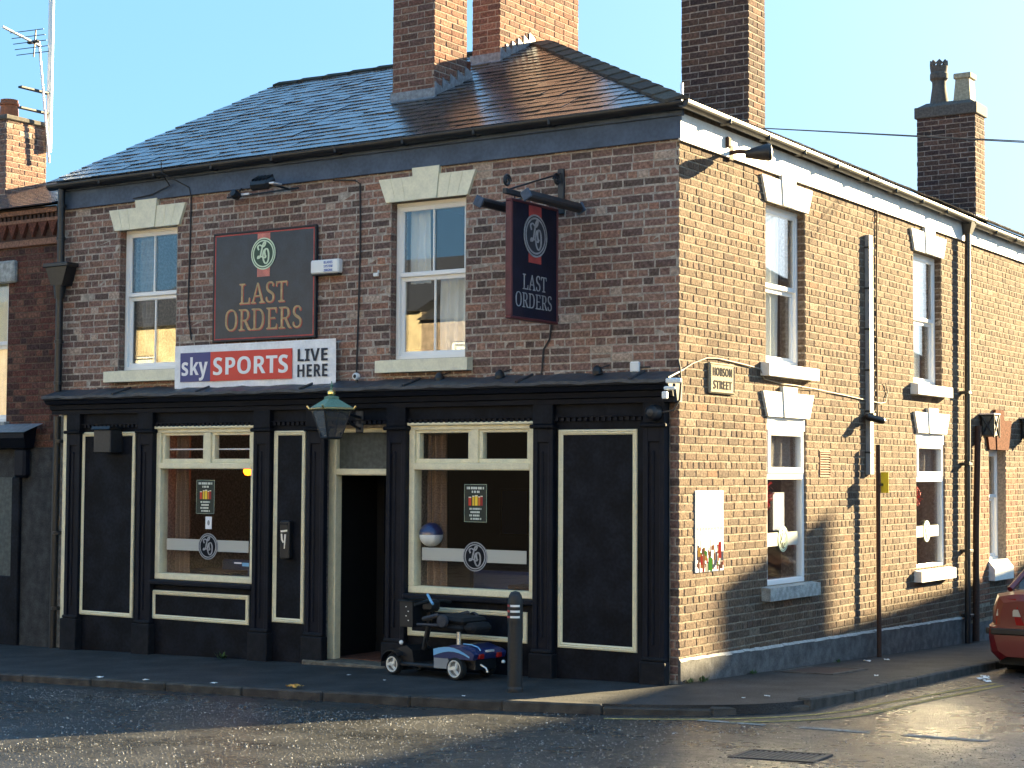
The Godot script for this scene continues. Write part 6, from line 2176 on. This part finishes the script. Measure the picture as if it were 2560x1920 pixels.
		tl2.bbox(Vector3(-0.688, 0.205, 0.13 * sg - 0.04), Vector3(-0.655, 0.255, 0.13 * sg + 0.04), 0.008)
		put(tl2, "tail_light", M.tail_red, rb)
	var rt := MB.new()
	rt.tube([Vector3(-0.45, 0.338, -0.13), Vector3(-0.56, 0.335, -0.13), Vector3(-0.64, 0.315, -0.13), Vector3(-0.67, 0.285, -0.13)], 0.007, 6)
	put(rt, "trim", M.light_blue, rb)
	one_box(Vector3(-0.687, 0.265, -0.055), Vector3(-0.655, 0.285, 0.055), "badge", M.silver, rb, 0.003)
	var ch := MB.new()
	ch.bbox(Vector3(-0.62, 0.09, -0.16), Vector3(-0.20, 0.20, 0.16), 0.01)
	put(ch, "motor_housing", M.black_plastic, rb)
	var at := MB.new()
	at.tube([Vector3(-0.66, 0.15, -0.12), Vector3(-0.72, 0.12, -0.11), Vector3(-0.73, 0.08, -0.10)], 0.010, 6)
	at.lathe([Vector2(0.018, -0.012), Vector2(0.02, 0.0), Vector2(0.012, 0.016), Vector2(0, 0.018)], 10, Transform3D(Basis(), Vector3(-0.74, 0.165, 0.12)))
	put(at, "anti_tip_bar", M.silver, rb)

# ------------------------------------------------------------------ parked car, tail towards the camera
func car() -> void:
	var c := thing("parked_car", "red saloon car parked tail-out at the side street kerb", "car", Vector3(2.36, road_y(2.36, -6.4), -4.3))
	c.rotation.x = -0.034
	# stations from the tail: distance, [half width, height] pairs up the side to the centre line
	var st := [
		[0.00, [[0.62, 0.24], [0.72, 0.30], [0.76, 0.44], [0.76, 0.56], [0.70, 0.58], [0.69, 0.72], [0.66, 0.82], [0.50, 0.845], [0.0, 0.86]]],
		[0.05, [[0.70, 0.20], [0.80, 0.28], [0.835, 0.44], [0.83, 0.56], [0.775, 0.585], [0.765, 0.74], [0.725, 0.885], [0.56, 0.915], [0.0, 0.935]]],
		[0.14, [[0.74, 0.18], [0.845, 0.28], [0.865, 0.44], [0.86, 0.57], [0.825, 0.60], [0.815, 0.76], [0.765, 0.915], [0.60, 0.945], [0.0, 0.962]]],
		[0.60, [[0.76, 0.17], [0.855, 0.28], [0.865, 0.46], [0.862, 0.60], [0.855, 0.70], [0.835, 0.82], [0.775, 0.925], [0.64, 0.955], [0.0, 0.972]]],
		[0.85, [[0.76, 0.17], [0.855, 0.28], [0.866, 0.46], [0.864, 0.60], [0.857, 0.72], [0.838, 0.84], [0.775, 0.935], [0.66, 0.96], [0.0, 0.975]]],
		[3.00, [[0.76, 0.17], [0.855, 0.28], [0.866, 0.46], [0.862, 0.60], [0.852, 0.72], [0.83, 0.84], [0.77, 0.92], [0.66, 0.94], [0.0, 0.95]]],
		[4.20, [[0.70, 0.18], [0.80, 0.28], [0.82, 0.42], [0.80, 0.54], [0.76, 0.62], [0.72, 0.68], [0.66, 0.72], [0.55, 0.74], [0.0, 0.76]]],
		[4.40, [[0.60, 0.22], [0.68, 0.30], [0.70, 0.42], [0.68, 0.52], [0.64, 0.56], [0.60, 0.60], [0.56, 0.62], [0.45, 0.63], [0.0, 0.64]]]]
	var b := MB.new()
	for i in st.size() - 1:
		var p: Array = st[i][1]
		var q: Array = st[i + 1][1]
		for k in p.size() - 1:
			for sg in [-1.0, 1.0]:
				var a0 := Vector3(sg * p[k][0], p[k][1], -st[i][0])
				var a1 := Vector3(sg * p[k + 1][0], p[k + 1][1], -st[i][0])
				var b0 := Vector3(sg * q[k][0], q[k][1], -st[i + 1][0])
				var b1 := Vector3(sg * q[k + 1][0], q[k + 1][1], -st[i + 1][0])
				if sg > 0:
					b.quad(a0, b0, b1, a1)
				else:
					b.quad(b0, a0, a1, b1)
	for e in [0, st.size() - 1]:
		var p: Array = st[e][1]
		for k in p.size() - 1:
			var z: float = -st[e][0]
			var l0 := Vector3(-p[k][0], p[k][1], z)
			var r0 := Vector3(p[k][0], p[k][1], z)
			var l1 := Vector3(-p[k + 1][0], p[k + 1][1], z)
			var r1 := Vector3(p[k + 1][0], p[k + 1][1], z)
			if e == 0:
				b.quad(l0, r0, r1, l1)
			else:
				b.quad(r0, l0, l1, r1)
	put(b, "body", M.car_red, c)
	one_box(Vector3(-0.74, 0.15, -4.3), Vector3(0.74, 0.24, -0.12), "underbody", M.rubber, c, 0.0)
	# cabin
	var base := [Vector3(-0.735, 0.955, -0.48), Vector3(0.735, 0.955, -0.48), Vector3(0.735, 0.935, -3.25), Vector3(-0.735, 0.935, -3.25)]
	var roofp := [Vector3(-0.545, 1.375, -1.10), Vector3(0.545, 1.375, -1.10), Vector3(0.555, 1.385, -2.45), Vector3(-0.555, 1.385, -2.45)]
	var gl := MB.new()
	for k in 4:
		gl.quad(base[k], base[(k + 1) % 4], roofp[(k + 1) % 4], roofp[k])
	put(gl, "glass", M.car_glass, c)
	var rf := MB.new()
	rf.prism([roofp[0] + Vector3(0, 0.02, 0), roofp[1] + Vector3(0, 0.02, 0), roofp[2] + Vector3(0, 0.02, 0), roofp[3] + Vector3(0, 0.02, 0)], Vector3(0, -0.04, 0))
	for k in 4:
		rf.tube([base[k], roofp[k]], 0.035, 8)
		rf.tube([roofp[k], roofp[(k + 1) % 4]], 0.030, 8)
	put(rf, "roof", M.car_red, c)
	var seats := MB.new()
	seats.bbox(Vector3(-0.60, 0.60, -1.55), Vector3(0.60, 1.12, -1.35), 0.05)
	for sg in [-1.0, 1.0]:
		seats.bbox(Vector3(0.33 * sg - 0.14, 1.10, -1.50), Vector3(0.33 * sg + 0.14, 1.25, -1.38), 0.04)
	put(seats, "rear_seat", M.grey_fabric, c)
	var strip := MB.new()
	strip.bbox(Vector3(-0.80, 0.475, -0.05), Vector3(0.80, 0.545, 0.022), 0.012)
	for sg in [-1.0, 1.0]:
		strip.bbox(Vector3(0.845 * sg - 0.03, 0.475, -0.60), Vector3(0.845 * sg + 0.03, 0.545, -0.05), 0.01)
	put(strip, "bumper_strip", M.black_plastic, c)
	for sg in [-1.0, 1.0]:
		var tl := node("tail_light", c)
		var r1 := MB.new()
		r1.prism([Vector3(0.50 * sg, 0.76, 0.004), Vector3(0.72 * sg, 0.755, -0.035), Vector3(0.715 * sg, 0.86, -0.04), Vector3(0.53 * sg, 0.87, -0.01)], Vector3(0, 0, -0.05))
		r1.prism([Vector3(0.43 * sg, 0.585, 0.012), Vector3(0.75 * sg, 0.585, -0.03), Vector3(0.745 * sg, 0.675, -0.03), Vector3(0.47 * sg, 0.675, 0.010)], Vector3(0, 0, -0.05))
		put(r1, "red_lens", M.tail_red, tl)
		var r2 := MB.new()
		r2.prism([Vector3(0.47 * sg, 0.678, 0.012), Vector3(0.75 * sg, 0.678, -0.025), Vector3(0.735 * sg, 0.752, -0.03), Vector3(0.50 * sg, 0.752, 0.008)], Vector3(0, 0, -0.05))
		put(r2, "clear_lens", M.lamp_clear, tl)
	one_box(Vector3(-0.39, 0.735, -0.02), Vector3(-0.18, 0.748, 0.008), "badge", M.chrome, c, 0.002)
	one_box(Vector3(-0.26, 0.60, -0.02), Vector3(0.26, 0.71, 0.008), "number_plate", M.yellow, c, 0.002)
	for q in [[-0.74, -0.85], [0.74, -0.85], [-0.74, -3.4], [0.74, -3.4]]:
		var w := node("wheel", c)
		w.position = Vector3(q[0], 0.30, q[1])
		var T := Transform3D(Basis(Vector3.BACK, -PI / 2 * signf(q[0])), Vector3.ZERO)
		var ty := MB.new()
		ty.lathe([Vector2(0.20, -0.10), Vector2(0.28, -0.10), Vector2(0.305, -0.07), Vector2(0.305, 0.07), Vector2(0.28, 0.10), Vector2(0.20, 0.10)], 28, T)
		put(ty, "tyre", M.rubber, w)
		var ri := MB.new()
		ri.lathe([Vector2(0.205, 0.09), Vector2(0.18, 0.07), Vector2(0.06, 0.085), Vector2(0.0, 0.09)], 24, T)
		put(ri, "rim", M.galvanised, w)
	var door := MB.new()
	for sg in [-1.0, 1.0]:
		for zz in [-1.35, -2.2, -3.1]:
			door.box(Vector3(0.868 * sg - 0.002, 0.30, zz - 0.004), Vector3(0.868 * sg + 0.002, 0.90, zz + 0.004))
	put(door, "door_seam", M.rubber, c)

# ------------------------------------------------------------------ what shows behind the windows
func inside() -> void:
	var rooms := Node3D.new()
	rooms.name = "pub_rooms"
	add_child(rooms)
	structure(rooms)
	var f := MB.new()
	f.box(Vector3(-8.2, -0.6, -7.9), Vector3(-0.3, -0.06, -0.3))
	put(f, "floor", M.wood_dark, rooms)
	var w := MB.new()
	w.box(Vector3(-8.2, 2.60, -7.9), Vector3(-0.3, 2.86, -0.3))
	w.box(Vector3(-8.2, 5.25, -7.9), Vector3(-0.3, 5.40, -0.3))
	w.box(Vector3(-8.2, -0.06, -4.0), Vector3(-0.3, 2.60, -3.85))
	w.box(Vector3(-8.2, 2.86, -4.0), Vector3(-0.3, 5.25, -3.85))
	w.box(Vector3(-5.1, 2.86, -3.85), Vector3(-5.0, 5.25, -0.3))
	w.box(Vector3(-5.15, -0.06, -3.85), Vector3(-5.05, 2.60, -0.3))
	put(w, "partition", M.room, rooms)
	# curtains and nets
	var cloths := [
		["grey curtain gathered to one side inside the upper window beside the pub board", M.curtain_grey, FA, -7.42, -7.12, 3.2, 4.75, -0.30, 3.0, 0.03, 0.35],
		["pale narrow curtain inside the upper window beside the hanging sign", M.net, FA, -3.36, -3.10, 3.95, 4.74, -0.28, 3.0, 0.02, 0.0],
		["lace net curtain in the lower sash beside the hanging sign", M.net, FA, -2.98, -2.48, 3.15, 3.98, -0.30, 5.0, 0.02, 0.0],
		["brown leaf-patterned curtain inside the shop window beside the box lamp panel", M.curtain, FA, -6.62, -6.42, 0.75, 2.4, -0.16, 3.0, 0.03, 0.0],
		["brown leaf-patterned curtain inside the shop window behind the scooter", M.curtain, FA, -3.02, -2.78, 0.75, 2.4, -0.16, 3.0, 0.03, 0.0],
		["white curtain inside the upper side window above the street poster", M.net, FB, 1.98, 2.62, 3.15, 4.75, -0.185, 5.0, 0.015, 0.0],
		["white curtain inside the upper side window by the downpipe", M.net, FB, 6.33, 7.0, 3.15, 4.75, -0.185, 5.0, 0.015, 0.0],
		["grey curtain behind the top light of the side window above the grey sill", M.curtain_grey, FB, 2.05, 2.9, 1.95, 2.5, -0.13, 4.0, 0.02, 0.0],
		["grey curtain behind the top light of the side window by the downpipe", M.curtain_grey, FB, 6.42, 7.3, 1.95, 2.45, -0.13, 4.0, 0.02, 0.0]]
	for q in cloths:
		var b := MB.new()
		drape(b, q[2], q[3], q[4], q[5], q[6], q[7], q[8], q[9], q[10])
		tag(put(b, "curtain", q[1]), q[0], "curtain")
	# posters inside the shop windows
	var dm := StandardMaterial3D.new()
	dm.albedo_texture = tex(drinks_print())
	dm.roughness = 0.5
	for q in [[-6.0, 1.66, "small dark drinks poster in the shop window beside the box lamp panel"], [-2.297, 1.643, "small dark drinks poster in the shop window behind the scooter"]]:
		var p := thing("drinks_poster", q[2], "poster", Vector3(q[0], q[1], 0.0235))
		var b := MB.new()
		b.box(Vector3(-0.137, -0.19, 0.0), Vector3(0.137, 0.19, 0.0012))
		put(b, "sheet", M.pale_green, p)
		var c := MB.new()
		c.uvquad(Vector3(-0.134, -0.187, 0.0018), Vector3(0.134, -0.187, 0.0018), Vector3(0.134, 0.187, 0.0018), Vector3(-0.134, 0.187, 0.0018))
		put(c, "print", dm, p)
	var sk := thing("window_sticker", "small white sticker below the drinks poster in the shop window", "sticker", Vector3(-5.945, 1.37, 0.0235))
	var sb := MB.new()
	sb.box(Vector3(-0.048, -0.07, 0.0), Vector3(0.048, 0.07, 0.001))
	put(sb, "sheet", M.banner_white, sk)
	var sb2 := MB.new()
	disc(sb2, Transform3D(Basis(), Vector3(0.0, 0.0, 0.001)), 0.018, 0.03, 0.001)
	put(sb2, "mark", M.grey_plastic, sk)
	var s3 := thing("window_sticker", "small blue and white sticker low in the shop window beside the narrow panel", "sticker", Vector3(-5.41, 0.93, 0.0235))
	var s3b := MB.new()
	s3b.box(Vector3(-0.02, -0.03, 0.0), Vector3(0.08, 0.01, 0.001))
	put(s3b, "sheet", M.light_blue, s3)
	one_box(Vector3(-0.14, -0.004, 0.0), Vector3(-0.03, 0.012, 0.001), "caption", M.banner_white, s3, 0.0)
	# blue and white hanging ball
	var ba := thing("hanging_ball", "shiny blue and white ball hanging inside the shop window behind the scooter", "ornament", Vector3(-2.90, 1.29, -0.05))
	var up := MB.new()
	var dn := MB.new()
	var pu := []
	var pd := []
	for k in 9:
		var a := PI / 2 * k / 8.0
		pu.append(Vector2(cos(a) * 0.125, sin(a) * 0.125 + 0.02))
		pd.append(Vector2(sin(a) * 0.125, -cos(a) * 0.125 + 0.02))
	up.lathe(pu, 24)
	dn.lathe(pd, 24)
	put(up, "upper_half", M.scooter_blue, ba)
	put(dn, "lower_half", M.white_plastic, ba)
	var ht := MB.new()
	ht.tube([Vector3(0, 0.14, 0), Vector3(0, 1.1, 0)], 0.003, 5)
	put(ht, "thread", M.cable, ba)
	# lit pendant
	var la := thing("pendant_lamp", "small glowing orange pendant lamp inside the shop window by the narrow panel", "lamp", Vector3(-6.02, 1.96, -0.70))
	var bu := MB.new()
	bu.lathe([Vector2(0.0, -0.06), Vector2(0.035, -0.05), Vector2(0.055, -0.015), Vector2(0.05, 0.025), Vector2(0.025, 0.05), Vector2(0.0, 0.055)], 16)
	var em := mk(lin(0.9, 0.35, 0.06), 0.5)
	em.emission_enabled = true
	em.emission = Color(1.0, 0.42, 0.06)
	em.emission_energy_multiplier = 1.4
	put(bu, "globe", em, la)
	var fx := MB.new()
	fx.tube([Vector3(0, 0.05, 0), Vector3(0, 0.64, 0)], 0.006, 6)
	put(fx, "flex", M.cable, la)
	var om := OmniLight3D.new()
	om.name = "glow"
	om.light_color = Color(1.0, 0.55, 0.2)
	om.light_energy = 0.008
	om.light_size = 0.05
	om.omni_range = 8.0
	om.omni_attenuation = 2.0
	om.shadow_enabled = true
	la.add_child(om)
	# framed pictures, seats and table
	for q in [[-4.35, 1.45, 0.22, 0.30, "tall dark framed picture on the back wall of the bar"], [-3.2, 1.25, 0.42, 0.24, "wide dark framed picture on the back wall of the bar"], [-6.9, 1.5, 0.3, 0.22, "small framed picture on the back wall beyond the pendant lamp"]]:
		var p := thing("framed_picture", q[4], "picture", Vector3(q[0], q[1], -3.84))
		var fr := MB.new()
		rect_frame(fr, FA, -q[2], q[2], -q[3], q[3], 0.03, 0.0, 0.03)
		put(fr, "frame", M.black_plastic, p)
		one_box(Vector3(-q[2], -q[3], 0.0), Vector3(q[2], q[3], 0.012), "print", M.navy, p, 0.0)
	for q in [[-2.3, "blue upholstered bench inside the shop window behind the scooter"], [-5.9, "blue upholstered bench inside the shop window beside the box lamp panel"]]:
		var be := thing("bench", q[1], "bench", Vector3(q[0], -0.06, -1.0))
		one_box(Vector3(-0.55, 0.40, -0.22), Vector3(0.55, 0.50, 0.22), "seat", M.navy, be, 0.03)
		one_box(Vector3(-0.55, 0.45, 0.20), Vector3(0.55, 0.98, 0.28), "backrest", M.navy, be, 0.03)
		for sx in [-0.5, 0.46]:
			for sz in [-0.2, 0.18]:
				one_box(Vector3(sx, 0.0, sz), Vector3(sx + 0.04, 0.40, sz + 0.04), "leg", M.wood_dark, be, 0.004)
	for q in [[-1.75, "brown pub table inside the shop window behind the bollard"], [-6.4, "brown pub table inside the shop window beside the cream edge board"]]:
		var ta := thing("pub_table", q[1], "table", Vector3(q[0], -0.06, -0.72))
		one_box(Vector3(-0.45, 0.82, -0.30), Vector3(0.38, 0.86, 0.30), "tabletop", M.wood_dark, ta, 0.01)
		for sx in [-0.4, 0.30]:
			for sz in [-0.26, 0.22]:
				one_box(Vector3(sx, 0.0, sz), Vector3(sx + 0.045, 0.82, sz + 0.045), "leg", M.wood_dark, ta, 0.004)
	# side windows: film, notices and tinsel
	for q in [[1.95, 2.94, 0.80, "the grey-silled side window"], [6.33, 7.39, 0.77, "the side window by the downpipe"]]:
		var z0: float = q[0]
		var fm := thing("window_film", "frosted strip with round emblem across %s" % q[3], "window film")
		for e in [[z0 + 0.07, z0 + 0.36], [z0 + 0.62, q[1] - 0.12]]:
			var b := MB.new()
			b.uvquad(FB * Vector3(e[0], q[2] + 0.40, -0.0505), FB * Vector3(e[1], q[2] + 0.40, -0.0505), FB * Vector3(e[1], q[2] + 0.54, -0.0505), FB * Vector3(e[0], q[2] + 0.54, -0.0505))
			put(b, "frosted_band", M.frosted, fm)
		emblem(fm, FB * Transform3D(Basis(), Vector3(z0 + 0.49, q[2] + 0.47, -0.0505)), 0.125, 0.135, M.dark_green, M.pale_green, M.pale_green)
		var tn := thing("tinsel", "bunch of red tinsel hanging at the top of %s" % q[3], "decoration")
		var tb := MB.new()
		for k in 70:
			var p := Vector3(z0 + 0.18 + rng.randf_range(-0.12, 0.20), q[2] + 0.93 + rng.randf_range(-0.12, 0.12), -0.12 + rng.randf_range(-0.03, 0.03))
			var d := Vector3(rng.randf_range(-1, 1), rng.randf_range(-1, 1), rng.randf_range(-1, 1)).normalized() * 0.045
			var e := d.cross(Vector3(0.3, 0.8, 0.5)).normalized() * 0.010
			tb.quad(FB * (p - d - e), FB * (p + d - e), FB * (p + d + e), FB * (p - d + e))
		put(tb, "strands", M.tinsel, tn)
	var no := thing("window_notice", "long white paper notice stuck inside the grey-silled side window", "notice")
	var nb := MB.new()
	nb.box(Vector3(-0.090, 1.36, -2.56), Vector3(-0.088, 1.76, -2.28))
	put(nb, "sheet", M.banner_white, no)

func drinks_print() -> Image:
	var im := Image.create(96, 134, false, Image.FORMAT_RGB8)
	im.fill(Color(0.06, 0.13, 0.11))
	var r := RandomNumberGenerator.new()
	r.seed = 8
	var line := func(y: int, h: int, x0: int, x1: int) -> void:
		var x := x0
		while x < x1:
			var w := 3 + r.randi() % 4
			im.fill_rect(Rect2i(x, y, mini(w, x1 - x), h), Color(0.86, 0.88, 0.84))
			x += w + 1 + (3 if r.randf() < 0.2 else 0)
	line.call(8, 9, 10, 86)
	line.call(22, 8, 32, 66)
	for q in [[18, 44, 12, Color(0.80, 0.20, 0.10)], [34, 40, 10, Color(0.90, 0.72, 0.15)], [46, 38, 12, Color(0.95, 0.80, 0.20)], [60, 42, 9, Color(0.85, 0.45, 0.12)], [70, 40, 10, Color(0.60, 0.08, 0.08)]]:
		im.fill_rect(Rect2i(q[0], q[1], q[2], 76 - q[1]), q[3])
		im.fill_rect(Rect2i(q[0], q[1], q[2], 4), Color(0.92, 0.88, 0.80))
	for k in 4:
		line.call(84 + k * 12, 7, 22 + (k % 2) * 5, 74 - (k % 3) * 4)
	return im
